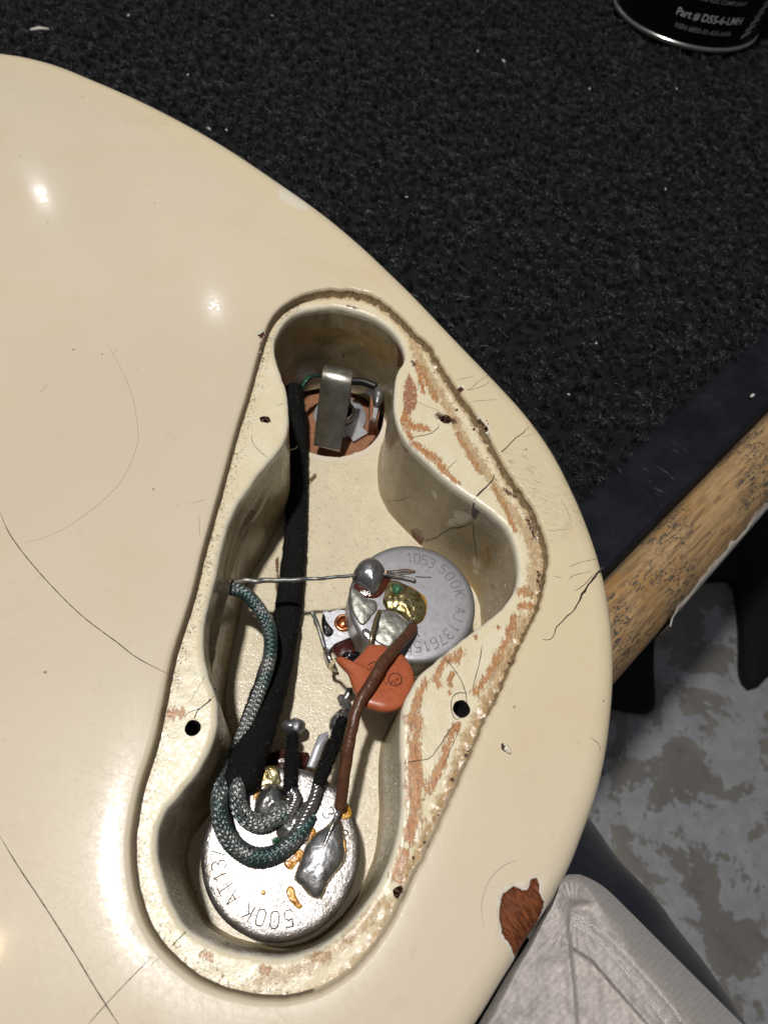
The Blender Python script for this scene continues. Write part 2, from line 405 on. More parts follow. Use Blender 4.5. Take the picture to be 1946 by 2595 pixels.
def m_cap():
    k = Mat('matte orange ceramic coating')
    n = k.noise(1.2, 4, 0.65)
    c = k.mix(k.step(n, 0.35, 0.7), (0.47, 0.125, 0.055), (0.40, 0.098, 0.042))
    c = k.mix(k.step(k.noise(0.4, 3, 0.6), 0.6, 0.75, 0, 0.5), c, (0.40, 0.09, 0.04))
    return k.set(color=c, rough=0.33, normal=k.bump(n, 0.05, 0.8), spec=0.5)
CAPM = m_cap()
INK = m_simple('dark ink', (0.06, 0.014, 0.01), 0.6)
BROWNW = m_simple('brown rubber insulation', (0.085, 0.033, 0.018), 0.30, 0, bump=(1.6, 0.12), var=(0.9, (0.125, 0.055, 0.03), 0.4, 0.65))
BAREW = m_simple('tarnished tinned wire', (0.20, 0.205, 0.205), 0.4, 0.7, bump=(2.0, 0.08), var=(0.35, (0.36, 0.33, 0.28), 0.5, 0.6))
GOLDW = m_simple('flux stained lead wire', (0.55, 0.46, 0.25), 0.22, 0.9)
CLOTHB = m_simple('black woven sleeve', (0.005, 0.005, 0.005), 0.8, 0, bump=(2.2, 0.3), var=(2.2, (0.012, 0.012, 0.012), 0.5, 0.75), spec=0.2)
FUZZ = m_simple('black lint', (0.007, 0.007, 0.007), 0.5, 0, spec=0.35)
SPRING = m_simple('nickel spring strip', (0.40, 0.39, 0.34), 0.27, 0.9, bump=(0.5, 0.03), var=(0.35, (0.30, 0.285, 0.235), 0.4, 0.65))
def m_braid():
    k = Mat('tinned braid with green tarnish')
    n = k.noise(0.22, 3, 0.6)
    c = k.mix(k.step(n, 0.42, 0.62), (0.38, 0.39, 0.385), (0.10, 0.17, 0.165))
    c = k.mix(k.step(k.noise(1.6, 2, 0.6), 0.55, 0.68, 0, 0.8), c, (0.04, 0.06, 0.065))
    return k.set(color=c, rough=0.32, metal=0.85)
BRAID = m_braid()
BRAIDCORE = m_simple('dark braid core', (0.02, 0.024, 0.025), 0.6)

# ================================================================== the setting: concrete floor
def m_concrete():
    k = Mat('worn painted concrete')
    v = k.mm()
    n = k.noise(0.012, 8, 0.70, dist=0.3); f = k.noise(0.05, 5, 0.7)
    base = k.mix(k.step(k.noise(0.006, 4, 0.6), 0.35, 0.65), (0.33, 0.315, 0.30), (0.46, 0.425, 0.38))
    base = k.mix(k.step(f, 0.45, 0.7, 0, 0.5), base, (0.20, 0.195, 0.18))
    pnt = k.mix(k.step(f, 0.3, 0.7), (0.66, 0.685, 0.72), (0.50, 0.52, 0.56))
    m = k.step(k.math('ADD', n, k.math('MULTIPLY', k.math('SUBTRACT', f, 0.5), 0.22)), 0.485, 0.50)
    sp = k.step(k.noise(0.028, 3, 0.6), 0.64, 0.69)
    c = k.mix(k.math('MULTIPLY', m, k.math('SUBTRACT', 1.0, sp)), base, pnt)
    c = k.mix(k.step(k.noise(0.02, 2, 0.5), 0.70, 0.73, 0, 0.8), c, (0.55, 0.57, 0.62))
    return k.set(color=c, rough=0.6, normal=k.bump(f, 1.0, 0.5))
FZ = -600
V, F = np.array([[-3500, -3500, FZ], [3500, -3500, FZ], [3500, 3500, FZ], [-3500, 3500, FZ]]), [[0, 1, 2, 3]]
o = mesh('concrete_floor', V, F, m_concrete(), smooth=False); set_props(o, 'grey concrete floor with worn blue grey paint far below', 'floor', kind='structure')
# black slabs added in place of the floor shadow past the bench edge
shadow_px = [(1500, 1560), (1640, 1500), (1662, 1580), (1660, 1680), (1664, 1770), (1656, 1800), (1630, 1802), (1590, 1796), (1550, 1785), (1500, 1775)]
shadow_px2 = [(1700, 1390), (1720, 1440), (1790, 1466), (1862, 1468), (1878, 1540), (1884, 1620), (1884, 1690), (1893, 1725), (1908, 1742), (1930, 1735), (1960, 1705), (2060, 1650), (2060, 1200), (1800, 1250)]
PLAINBLACK = m_simple('plain black', (0.006, 0.006, 0.007), 0.8, bump=(0.05, 1.0))
for nm, pp, lb in (('shadow_slab', shadow_px, 'plain black slab standing in for shadow on the floor beside the cream body edge under the rail'),
                   ('shadow_slab', shadow_px2, 'larger plain black slab standing in for shadow on the floor below the white paint flake of the rail')):
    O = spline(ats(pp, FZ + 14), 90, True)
    V, F = plate(O, FZ + 0.5, FZ + 14, 4); o = mesh(nm, V, F, PLAINBLACK); set_props(o, lb, 'mat', 'shadow slabs below the bench')  # no real mats: slabs added in place of the floor shadow

# ================================================================== workbench
BZ = -35.0                                           # where the guitar lies (tips of the carpet pile)
ED = np.array([0.764, 0.645]); EP = np.array([0.645, -0.764])     # along the bench edge / out of the bench
E0 = at(1480, 1265, BZ)[:2]                          # a point of the carpet's cut edge
def be(s, p, z): q = E0 + ED * s + EP * p; return [q[0], q[1], z]
bench = thing('workbench', be(150, 0, FZ), 'workbench top covered in black carpet with dark edge strip and worn wooden rail', 'workbench')
V = np.array([be(-420, 17, -60), be(900, 17, -60), be(900, -800, -60), be(-420, -800, -60), be(-420, 17, -40.5), be(900, 17, -40.5), be(900, -800, -40.5), be(-420, -800, -40.5)])
F = [[3, 2, 1, 0], [4, 5, 6, 7], [0, 1, 5, 4], [1, 2, 6, 5], [2, 3, 7, 6], [3, 0, 4, 7]]
mesh('tabletop', V, F, m_simple('dark board', (0.05, 0.04, 0.03), 0.7), bench, smooth=False)
for s_, p_ in ((-390, -30), (870, -30), (870, -770), (-390, -770)):
    q = np.array(be(s_, p_, 0))[:2]
    V, F = plate(q + 30 * np.array([[-1, -1], [1, -1], [1, 1], [-1, 1]]), FZ, -60.2, 2); mesh('leg', V, F, PLAINBLACK, bench, smooth=False)
# carpet backing
def ragged(s): return 1.3 * mnoise.noise(Vector((s * 0.16, 3, 0))) + 0.8 * mnoise.noise(Vector((s * 0.55, 9, 0))) + 0.9 * mnoise.noise(Vector((s * 0.05, 1, 4)))
ss = np.arange(-420, 900, 2.0)
top = [be(s, ragged(s) - 0.6, -37.6) for s in ss]; bot = [be(s, ragged(s) - 0.6, -40.3) for s in ss]; back = [be(s, -800, -37.6) for s in ss]
V, F = strips([np.array(bot), np.array(top), np.array(back)], closed=False)
CARPET = m_simple('black carpet backing', (0.006, 0.006, 0.007), 0.9)
carpet = mesh('carpet', V, F, CARPET, bench)
def m_pile():
    k = Mat('black carpet fibre')
    c = k.mix(k.step(k.noise(0.4, 4, 0.7), 0.35, 0.65), (0.009, 0.0095, 0.011), (0.036, 0.037, 0.042))
    return k.set(color=c, rough=0.45, spec=0.45)
PILE = m_pile()
def make_pile(n):
    # tufts of curled strands, only where they can be seen
    g_ = 3.1; Tc = grid(-190, 470, -40, 600, g_, 0.42)
    px = proj(np.column_stack([Tc, np.full(len(Tc), BZ)])); d = (Tc - E0) @ EP
    vis = (px[:, 0] > -250) & (px[:, 0] < 2450) & (px[:, 1] > -200) & (px[:, 1] < 1700)
    keep = vis & (d < -0.8) & ~inside(px, [(0, 330), (400, 440), (700, 640), (1000, 880), (1250, 1150), (1400, 1400), (1500, 1700), (-200, 1700), (-200, 330)])
    Tc = Tc[keep]; m = len(Tc); per = max(4, int(n / m)); n = m * per
    th_ = np.repeat(rng.normal(0, 1, m), per); tl = np.repeat(rng.normal(0, 1, (m, 2)), per, 0)
    big = np.repeat(np.array([mnoise.noise(Vector((p[0] * 0.2, p[1] * 0.2, 0.0))) for p in Tc]), per)
    P = np.repeat(Tc, per, 0) + rng.normal(0, 0.62, (n, 2))
    H = 1.55 + 0.5 * th_ + 1.2 * big + rng.uniform(-0.5, 0.5, n)
    H = np.clip(H, 0.5, 3.0)
    out = rng.normal(0, 1, (n, 2)); lean = tl * 0.8 + out * 1.0
    wv = rng.uniform(0, 2 * np.pi, n); wd = np.stack([np.cos(wv), np.sin(wv)], 1)
    W = rng.uniform(0.09, 0.20, n)
    K = 4; rows = []
    for k in range(K):
        t = k / (K - 1)
        c2 = P + lean * t ** 1.3 + np.stack([np.cos(wv + t * 4.2), np.sin(wv + t * 4.2)], 1) * 0.42 * t
        z = -37.6 + (H + 0.5) * np.sin(t * 2.25)
        hw = (W * (1 - 0.55 * t))[:, None] * 0.5 * np.stack([-wd[:, 1], wd[:, 0]], 1)
        rows.append(np.column_stack([c2 - hw, z])); rows.append(np.column_stack([c2 + hw, z + 0.06]))
    V = np.stack(rows, 1).reshape(-1, 3)
    base = np.arange(n) * (2 * K); F = []
    fq = np.concatenate([np.stack([base + 2 * k, base + 2 * k + 1, base + 2 * k + 3, base + 2 * k + 2], 1) for k in range(K - 1)])
    me = bpy.data.meshes.new('pile'); org = origin_of(carpet)
    me.vertices.add(len(V)); me.vertices.foreach_set('co', ((V - org) * S).astype(np.float32).ravel())
    me.loops.add(fq.size); me.loops.foreach_set('vertex_index', fq.astype(np.int32).ravel())
    me.polygons.add(len(fq)); me.polygons.foreach_set('loop_start', np.arange(0, fq.size, 4, dtype=np.int32))
    me.polygons.foreach_set('use_smooth', np.ones(len(fq), bool))
    me.update(calc_edges=True); me.materials.append(PILE)
    ob = bpy.data.objects.new('pile', me); col.objects.link(ob); ob.parent = carpet; ob['kind'] = 'stuff'
make_pile(380000)
# dark plastic strip between carpet and rail
def m_strip():
    k = Mat('scuffed navy vinyl')
    c = k.mix(k.step(k.noise(0.08, 4, 0.65), 0.35, 0.7), (0.006, 0.007, 0.010), (0.012, 0.014, 0.019))
    sc = k.noise(0.5, 3, 0.6, vec=k.mm((5.0, 0.35, 1), (0, 0, -0.9)))
    c = k.mix(k.math('MULTIPLY', k.step(sc, 0.66, 0.74), k.step(k.noise(0.09, 2, 0.5), 0.5, 0.6)), c, (0.14, 0.15, 0.17))
    return k.set(color=c, rough=k.step(k.noise(0.15, 4, 0.6), 0.3, 0.7, 0.42, 0.6), normal=k.bump(k.noise(0.2, 3, 0.6), 0.3, 0.5), spec=0.2)
prof = [(-2.5, -38.4), (-0.4, -36.9), (1.0, -36.75), (7, -36.9), (11, -37.2), (13.2, -37.1), (14.2, -36.6), (15.3, -36.9), (16.1, -38.4), (16.3, -40.2)]
rows = [np.array([be(s, p + (ragged(s) + 0.2 if i < 3 else 0), z) for s in ss]) for i, (p, z) in enumerate(prof)]
V, F = strips(rows, closed=False); mesh('edge_strip', V, [f[::-1] for f in F], m_strip(), bench)
# rounded wooden rail
def m_rail():
    k = Mat('worn weathered wood')
    rot = (0, 0, -math.atan2(ED[1], ED[0]))
    g1 = k.noise(0.8, 5, 0.7, vec=k.mm((0.09, 1.1, 1.1), rot), dist=0.5)
    c = k.mix(k.step(g1, 0.32, 0.62), (0.20, 0.118, 0.055), (0.44, 0.285, 0.135))
    c = k.mix(k.step(k.noise(0.09, 3, 0.6), 0.50, 0.62, 0, 0.6), c, (0.37, 0.20, 0.065))
    gr = k.noise(1.1, 5, 0.75, vec=k.mm((0.35, 1.0, 1.0), rot), dist=1.2)
    patch = k.step(k.noise(0.075, 4, 0.6, vec=k.mm((0.6, 1.2, 1), rot)), 0.47, 0.58)
    c = k.mix(k.math('MULTIPLY', k.step(gr, 0.49, 0.58), patch), c, (0.045, 0.05, 0.045))
    c = k.mix(k.step(k.noise(1.4, 3, 0.6, vec=k.mm((0.12, 2.0, 2.0), rot)), 0.62, 0.7, 0, 0.7), c, (0.08, 0.045, 0.022))
    return k.set(color=c, rough=0.62, normal=k.bump(k.math('ADD', g1, gr), 0.28, 0.8))
rp = [(16.6, -46), (16.6, -41), (16.9, -38.6), (17.8, -36.9), (19.6, -35.9), (22.3, -35.45), (25, -35.7), (27.8, -36.6), (30.2, -38.3), (32.2, -41), (33.4, -44.6), (33.8, -49), (33.8, -62), (16.6, -62)]
sr = np.arange(-420, 900, 3.0)
rows = [np.array([be(s, p + 0.25 * mnoise.noise(Vector((s * 0.08, p * 0.3, z * 0.3))), z + 0.3 * mnoise.noise(Vector((s * 0.05, p * 0.4, 7)))) for s in sr]) for p, z in rp]
V, F = strips(rows, closed=False); rail = mesh('wooden_edge', V, [f[::-1] for f in F], m_rail(), bench)
def m_oldwhite():
    k = Mat('old white paint')
    n = k.noise(0.3, 4, 0.7, vec=k.mm((0.4, 1.2, 1), (0, 0, -0.7)))
    c = k.mix(k.step(n, 0.4, 0.68), (0.34, 0.32, 0.30), (0.17, 0.15, 0.135))
    return k.set(color=c, rough=0.5, normal=k.bump(n, 0.2, 0.8))
S0 = float((at(1686, 1570, -42)[:2] - E0) @ ED)
sp_ = np.arange(S0, 620, 1.5)
def fl(s): return 32.3 + 1.1 * mnoise.noise(Vector((s * 0.12, 0, 3))) + 0.9 * mnoise.noise(Vector((s * 0.4, 5, 3))) + 1.6 * math.exp(-(s - S0) / 2.5)
rows = [np.array([be(s, q(s), z(s)) for s in sp_]) for q, z in (
    (lambda s: fl(s), lambda s: -41.2 + (32.3 - fl(s)) * 1.1), (lambda s: fl(s) + 0.25, lambda s: -40.6 + (32.3 - fl(s)) * 1.1), (lambda s: max(fl(s) + 0.6, 33.7), lambda s: -43.6), (lambda s: 34.3, lambda s: -49), (lambda s: 34.3, lambda s: -62))]
V, F = strips(rows, closed=False); mesh('paint_flake', V, [f[::-1] for f in F], m_oldwhite(), rail)

# ================================================================== guitar body
gb = thing('guitar_body', (0, 60, BZ), 'cream lacquered guitar body with open control cavity in its back', 'guitar body')
# outline of the body (photograph trace at the roundover, then its likely course outside the frame)
b_px = [(0, 144), (70, 155), (152, 176), (235, 209), (352, 260), (469, 319), (586, 387), (704, 466), (821, 549), (915, 627), (997, 704), (1056, 762), (1126, 836), (1196, 909), (1267, 983), (1325, 1047), (1372, 1108), (1413, 1173), (1454, 1255), (1484, 1325), (1513, 1407), (1537, 1501), (1551, 1595), (1556, 1689), (1551, 1795), (1537, 1912), (1513, 2018), (1480, 2111), (1443, 2205), (1390, 2299), (1325, 2405), (1267, 2499), (1208, 2595)]
B = ats(b_px, -2.2)[:, :2]
tail = B[-1] - B[-2]; tail /= np.linalg.norm(tail)
ext = [B[-1] + tail * 9 + (-1, 0), (2, -26), (-22, -52), (-62, -84), (-120, -108), (-190, -110), (-262, -80), (-306, -10), (-312, 75), (-280, 160), (-222, 214), (-160, 224), (-110, 208)]
B = np.vstack([B, np.array(ext)])
BL = ccw(spline(B, 760, True))
BL3 = np.column_stack([BL, np.zeros(len(BL))])
# recess for the missing cover plate: foot of its low wall
r_px_top = [(653, 893), (677, 825), (701, 787), (735, 760), (783, 739), (841, 730), (899, 734), (947, 746), (986, 772), (1024, 806), (1063, 849)]
r_px = [(1083, 893), (1108, 937), (1145, 995), (1181, 1045), (1217, 1099), (1253, 1168), (1286, 1226), (1311, 1262), (1344, 1316), (1362, 1363), (1374, 1407), (1374, 1443), (1367, 1483), (1352, 1550), (1298, 1662), (1258, 1753), (1217, 1831), (1190, 1896), (1159, 1963), (1129, 2031), (1098, 2099), (1068, 2160), (1034, 2225), (1000, 2300), (950, 2380), (890, 2450), (820, 2496), (751, 2518), (700, 2522), (633, 2516), (548, 2492), (485, 2455), (422, 2396), (382, 2333), (356, 2248), (347, 2164), (350, 2101), (370, 1995), (408, 1869), (442, 1697), (460, 1632), (496, 1518), (523, 1405), (564, 1256), (604, 1107), (632, 1017)]
T = ats(r_px_top, -0.4)[:, :2]; cen = at(830, 1000, -2.5)[:2]
T = T + (cen - T) / np.linalg.norm(cen - T, axis=1)[:, None] * 0.55
R0 = ccw(spline(np.vstack([T, ats(r_px, -2.5)[:, :2]]), 620, True))
R0 = np.column_stack([R0, np.zeros(len(R0))])
R0[:, :2] += np.clip((R0[:, 0] + 6) / 60, 0.015, 0.12)[:, None] * np.stack([n3(R0, 0.9, 3), n3(R0, 0.9, 8)], 1)
def loop(P, z): Q = P.copy(); Q[:, 2] = z; return Q
# cavity mouth
c_px = [(696, 869), (704, 845), (721, 816), (754, 792), (803, 780), (851, 777), (899, 787), (947, 804), (986, 830), (1010, 859), (1024, 893), (1022, 917), (1007, 941), (1000, 975), (998, 1028), (1005, 1071), (1024, 1110), (1044, 1136), (1086, 1176), (1126, 1214), (1169, 1247), (1217, 1279), (1253, 1306), (1286, 1342), (1304, 1382), (1311, 1421), (1313, 1458), (1304, 1494), (1286, 1523), (1262, 1550), (1217, 1585), (1169, 1621), (1125, 1656), (1092, 1684), (1061, 1711), (1037, 1753), (1020, 1790), (1014, 1838), (1014, 1906), (1017, 1974), (1015, 2042), (1007, 2109), (994, 2160), (965, 2232), (927, 2290), (888, 2338), (830, 2386), (773, 2413), (710, 2426), (638, 2418), (560, 2398), (478, 2352), (445, 2304), (418, 2240), (401, 2170), (401, 2115), (420, 2060), (460, 2010), (500, 1960), (530, 1905), (549, 1850), (553, 1800), (546, 1757), (532, 1720), (522, 1680), (516, 1632), (518, 1586), (525, 1550), (538, 1496), (552, 1442), (565, 1378), (579, 1329), (601, 1279), (633, 1234), (658, 1197), (692, 1158), (718, 1124), (731, 1081), (731, 1037), (726, 989), (713, 951), (699, 903)]
C0 = ccw(spline(ats(c_px, -2.6)[:, :2], 700, True)); C0 = np.column_stack([C0, np.zeros(len(C0))])
LZ, FLZ = -2.5, -27.8

# ---- shell: face, dished edge of the recess, roundover and flank
Dw = smooth_loop((4.5 + 2.2 * np.clip((2 - R0[:, 0]) / 8, 0, 1))[:, None], 12)[:, 0]            # the lacquer sinks more gently on the wide side
tt = np.linspace(0, 1, 11); slp = 0.10 * (1 - tt) ** 1.25
R0s = smooth_loop(smooth_loop(R0, 5), 5)
zint = -np.array([np.trapz(slp[i:], tt[i:]) if i < 10 else 0.0 for i in range(11)])
rag = 0.26 * n3(R0, 0.7, 1) + 0.2 * n3(R0, 2.2, 5)
# the right-hand edge of the recess is crumbled, the left one still crisp
cr = np.clip((R0[:, 0] - 2) / 8, 0.08, 1) * np.where(R0[:, 1] > 18, 1, 0.5)
ringsR = [offset2(loop(R0, z), d + rag * cr, 4) for d, z in ((0.34, -0.95), (0.38, -0.62), (0.47, -0.42))]
for t_, zi in zip(tt, zint):
    kq = min(1.0, t_ * 3); Q = offset2(R0 * (1 - kq) + R0s * kq, 0.65 + t_ * (Dw - 0.65) + rag * cr * (1 - kq), 10); Q[:, 2] = zi * (Dw - 0.65); ringsR.append(Q)
rnd = [(3.5, 0.0), (2.9, -0.06), (2.3, -0.2), (1.7, -0.42), (1.15, -0.78), (0.7, -1.25), (0.35, -1.9), (0.12, -2.7), (0.0, -3.8), (0, -15), (0, -29), (0.2, -32), (1.2, -34), (3.0, -34.9), (8.0, -34.95)]
ringsB = [offset2(loop(BL3, z), -o_) for o_, z in rnd]
chips = [('poly', 0.5, [(1267, 2296), (1274, 2265), (1303, 2245), (1335, 2262), (1344, 2229), (1357, 2220), (1369, 2231), (1367, 2260), (1380, 2296), (1362, 2335), (1335, 2385), (1303, 2430), (1290, 2395), (1272, 2355), (1265, 2328)]),
         ('poly', 0.22, [(1152, 990), (1168, 978), (1180, 982), (1166, 994), (1158, 1000)]),
         ('poly', 0.25, [(1190, 1044), (1208, 1054), (1228, 1072), (1238, 1084), (1232, 1104), (1216, 1088), (1198, 1064)]),
         ('poly', 0.3, [(652, 846), (668, 838), (672, 846), (662, 858)])]
dense = [grid(-6, 16, -14, 14, 0.32)[:0]]
for px, py, rad, st in ((1322, 2325, 8, 0.33), (1215, 1070, 6, 0.4), (1158, 992, 3.5, 0.4), (660, 848, 3, 0.4), (1330, 1260, 13, 0.7), (690, 300, 30, 1.2)):
    c = at(px, py, 0)[:2]; g_ = grid(c[0] - rad, c[0] + rad, c[1] - rad, c[1] + rad, st); dense.append(g_[np.linalg.norm(g_ - c, axis=1) < rad])
pts = np.vstack([grid(-320, 75, -115, 230, 9.0), grid(-95, 60, -30, 175, 2.2)] + dense)
inner, outer = ringsR[-1][:, :2], ringsB[0][:, :2]
dd, _ = seg_dist(pts, inner[::4], True); d2, _ = seg_dist(pts, outer[::4], True)
pts = pts[inside(pts, outer) & ~inside(pts, inner) & (dd > 0.5) & (d2 > 0.6)]
v2, f2 = fill([inner, outer], pts, lambda c: inside(c, outer) & ~inside(c, inner))
G = Geo(); G.add(np.column_stack([v2, np.zeros(len(v2))]), f2.tolist())
V, F = strips(ringsR); G.add(V, [f[::-1] for f in F][::-1] if False else F)
V, F = strips(ringsB); G.add(V, [f[::-1] for f in F])
V, F = G.out()
fb = stroke_field(V, chips); bigp = stroke_field(V, chips[:1])
face = V[:, 2] > -3
V[:, 2] -= np.where(face, 0.5 * np.clip((fb + 0.05) * 6, 0, 1), 0)
pr = proj(V)
yel = np.clip((pr[:, 0] - 500) / 700, 0, 1) * np.clip((2300 - pr[:, 1]) / 700, 0, 1) * np.clip((pr[:, 1] - 150) / 300, 0, 1)
yel = np.maximum(yel, 0.8 * np.clip(1 - np.abs(seg_dist(V[:, :2], BL[::3], True)[0] - 5) / 9, 0, 1) * (pr[:, 0] < 1100) * (pr[:, 1] < 900))
scuff = stroke_field(V, [(7, [(1330, 1180), (1370, 1260), (1420, 1330)]), (5, [(1440, 1230), (1460, 1330)]), (4, [(1300, 1200), (1345, 1290)]), (3, [(1290, 1150), (1310, 1190)]), (5, [(40, 250), (70, 245)]), (5, [(300, 275), (410, 310)])])
pale = stroke_field(V, [(3.5, [(720, 490), (765, 520)]), (2.2, [(1190, 1055), (1215, 1070), (1232, 1098)]), (1.4, [(1268, 2290), (1280, 2260), (1318, 2247)])])
dark = stroke_field(V, chips[1:])
shell = mesh('body_shell', V, F, PAINT, gb, attrs=dict(bare=np.where(face, fb, -1), yellow=yel, scuff=scuff, pale=pale, dark=dark))
SV, SF = V, F

# ---- low wall of the recess and the ledge
wr = [(0.38, -0.85), (0.33, -1.2), (0.25, -1.8), (0.10, -2.3), (-0.1, -2.55)]
rings = [offset2(loop(R0, z), d + rag * cr * (1 if i == 0 else 1.5)) for i, (d, z) in enumerate(wr)]
V, F = strips(rings)
def m_edge():
    k = Mat('dirty shade-toned edge of lacquer')
    n = k.noise(1.1, 5, 0.75)
    c = k.mix(k.step(n, 0.36, 0.68), (0.17, 0.11, 0.052), (0.36, 0.275, 0.16))
    c = k.mix(k.attr('dirt'), k.mix(k.step(n, 0.3, 0.7, 0, 0.4), (0.60, 0.53, 0.40), (0.42, 0.33, 0.20)), c)  # dirt, plus the low wall's shadow put into the colour
    c = k.mix(k.step(k.attr('line'), 0.35, 1.0, 0, 0.85), c, (0.06, 0.038, 0.022))
    return k.set(color=c, rough=0.45, normal=k.bump(n, 0.15, 0.9))
ew = m_edge()
dirt_shade = np.tile(np.clip((R0[:, 1] - 8) / 22, 0.05, 1) * np.where(R0[:, 0] < -2, 0.8, 1), len(wr))
mesh('recess_edge', V, [f[::-1] for f in F], ew, gb, attrs=dict(dirt=dirt_shade, line=np.repeat([0.1, 0.3, 0.7, 1.0, 1.0], len(R0)) * (0.35 + 0.65 * np.tile(R0[:, 0] < 2, len(wr)))))  # the dirt attribute holds both dirt and the low wall's shadow
lip = [(1.1, LZ), (0.75, LZ - 0.03), (0.45, LZ - 0.13), (0.2, LZ - 0.33), (0.05, LZ - 0.65), (0.0, LZ - 1.1)]
crag = 0.10 * n3(C0, 0.6, 2)
lipR = [offset2(loop(C0, z), d + crag) for d, z in lip]
inL, ouL = lipR[0][:, :2], offset2(R0, 0.25)[:, :2]
pts = grid(-32, 48, -8, 130, 0.34)
dd, _ = seg_dist(pts, inL[::3], True); d2, _ = seg_dist(pts, ouL[::3], True)
okp = inside(pts, ouL) & ~inside(pts, inL) & (dd > 0.15) & (d2 > 0.15)
# screw holes in the ledge
holes = [(672, 1063, 0.75, 'rag'), (489, 1845, 1.15, 'round'), (1128, 1062, 0.95, 'rag'), (1169, 1797, 1.35, 'round'), (1014, 2262, 0.75, 'rag')]
hl = []
for px, py, r_, kd in holes:
    c = at(px, py, LZ)[:2]; a = np.linspace(0, 2 * np.pi, 26, endpoint=False)
    rr = r_ * (1 + (0.28 if kd == 'rag' else 0.07) * np.array([mnoise.noise(Vector((math.cos(t) * 1.8, math.sin(t) * 1.8, px))) for t in a]))
    hl.append((c, np.stack([c[0] + rr * np.cos(a) * (1.25 if kd == 'rag' else 1), c[1] + rr * np.sin(a)], 1), r_, kd))
    okp &= ~(np.linalg.norm(pts - c, axis=1) < r_ * 1.45)
pts = pts[okp]
v2, f2 = fill([inL, ouL] + [h[1] for h in hl], pts, lambda c: inside(c, ouL) & ~inside(c, inL) & ~np.any([inside(c, h[1]) for h in hl], axis=0))
G = Geo(); Vz = np.column_stack([v2, np.full(len(v2), LZ)])
de, _ = seg_dist(v2, ouL[::2], True); di, _ = seg_dist(v2, inL[::2], True)
right = np.clip((v2[:, 0] - 4) / 10, 0, 1)
crumb = np.clip(1 - de / 2.2, 0, 1) * np.clip(di / 0.6, 0, 1)
Vz[:, 2] += crumb * (0.04 + 0.5 * right) * n3(Vz, 0.8, 4) + crumb * (0.05 + 0.13 * right * (v2[:, 1] > 14)) * n3(Vz, 2.0, 9) + 0.06 * n3(Vz, 0.5, 2) * np.clip(di, 0, 1)
G.add(Vz, f2.tolist()); V, F = strips(lipR); G.add(V, [f for f in F]); V, F = G.out()
de, _ = seg_dist(V[:, :2], ouL[::2], True); di, _ = seg_dist(V[:, :2], C0[::2, :2], True)
pr = proj(V)
def z4(p): return [(1000 + x / 2.765, 850 + y / 2.765) for x, y in p]
def z8(p): return [(1000 + x / 2.95, 1550 + y / 2.95) for x, y in p]
def zb(p): return [(400 + x / 1.843, 2200 + y / 1.843) for x, y in p]
redp = [('poly', 0.7, z4([(95, 250), (62, 340), (50, 450), (58, 540), (110, 570), (160, 500), (162, 420), (145, 330)]))]
SW = 1.15
scr = redp + [(w_ * SW, p_) for w_, p_ in [(1.3, z4([(70, 560), (120, 640), (230, 650)])), (1.2, z4([(60, 580), (80, 660), (110, 720)])), (1.5, z4([(135, 760), (230, 830), (300, 880), (340, 940)])), (0.9, z4([(340, 940), (400, 1000), (450, 1032)])),
    (1.0, z4([(150, 190), (185, 330), (200, 400)])), (1.3, z4([(190, 230), (240, 350), (290, 440)])), (1.0, z4([(440, 690), (520, 830), (600, 960)])), (1.0, z4([(690, 1060), (760, 1180), (800, 1260), (850, 1370)])), (1.7, z4([(880, 1790), (930, 1800)])), (1.4, z4([(880, 1900), (950, 1890)])),
    (1.4, z8([(900, 40), (870, 120), (850, 200), (780, 320), (700, 470), (610, 600)])), (1.6, z8([(490, 310), (450, 360), (390, 345)])), (1.2, z8([(390, 345), (350, 410), (325, 460)])), (1.0, z8([(310, 490), (325, 545)])), (0.9, z8([(435, 465), (412, 510), (425, 550)])), (0.7, z8([(415, 600), (410, 620)])),
    (1.3, z8([(235, 525), (190, 590), (170, 680), (150, 770)])), (2.0, z8([(110, 800), (170, 830), (160, 930), (150, 1040), (140, 1140), (150, 1280), (155, 1420), (145, 1560), (120, 1700)])), (1.0, z8([(185, 1060), (185, 1200), (200, 1280), (170, 1360)])),
    (1.4, z8([(465, 850), (410, 960), (370, 1080), (320, 1200), (260, 1330)])), (1.6, z8([(70, 1800), (40, 1900), (5, 1990)])), (0.8, z8([(770, 110), (775, 118)])), (0.8, z8([(605, 190), (612, 196)])), (0.7, z8([(70, 1315), (95, 1320)])),
    (1.5, zb([(225, 405), (240, 412)])), (1.2, zb([(490, 470), (525, 478)])), (1.5, zb([(745, 415), (775, 412)])), (1.7, [(440, 1810), (455, 1806)]), (0.8, [(875, 2385), (892, 2378)])]]
tan = [(2.6, z4([(120, 60), (200, 210), (330, 430), (440, 640), (600, 900), (690, 1040), (800, 1200), (900, 1330), (980, 1500), (980, 1640), (960, 1800)])), (2.6, z8([(960, 60), (880, 260), (760, 500), (640, 780), (540, 960), (480, 1130), (390, 1360), (290, 1560), (180, 1800), (90, 1960)])),
       (3.0, zb([(1060, 160), (980, 240), (880, 340), (760, 440), (600, 490), (480, 520)]))]
darkS = [(1.6, z4([(300, 560), (350, 590), (420, 600)])), (0.9, z4([(770, 1080), (830, 1130)])), (1.0, z4([(930, 1290), (990, 1440)])), (0.8, z4([(1010, 1680), (1000, 1730)])), (0.9, [(664, 1060), (682, 1068)]), (0.6, zb([(220, 530), (300, 545)])), (0.8, z4([(120, 180), (140, 210)])), (0.7, [(880, 775), (905, 783)])]
edge = np.clip(1 - de / 1.7, 0, 1) ** 1.2 * (0.55 + 0.45 * np.clip(V[:, 0] / 8, 0, 1))
grime = np.clip(1.1 - de / 3.2, 0, 1) * (pr[:, 0] < 760) * 0.9
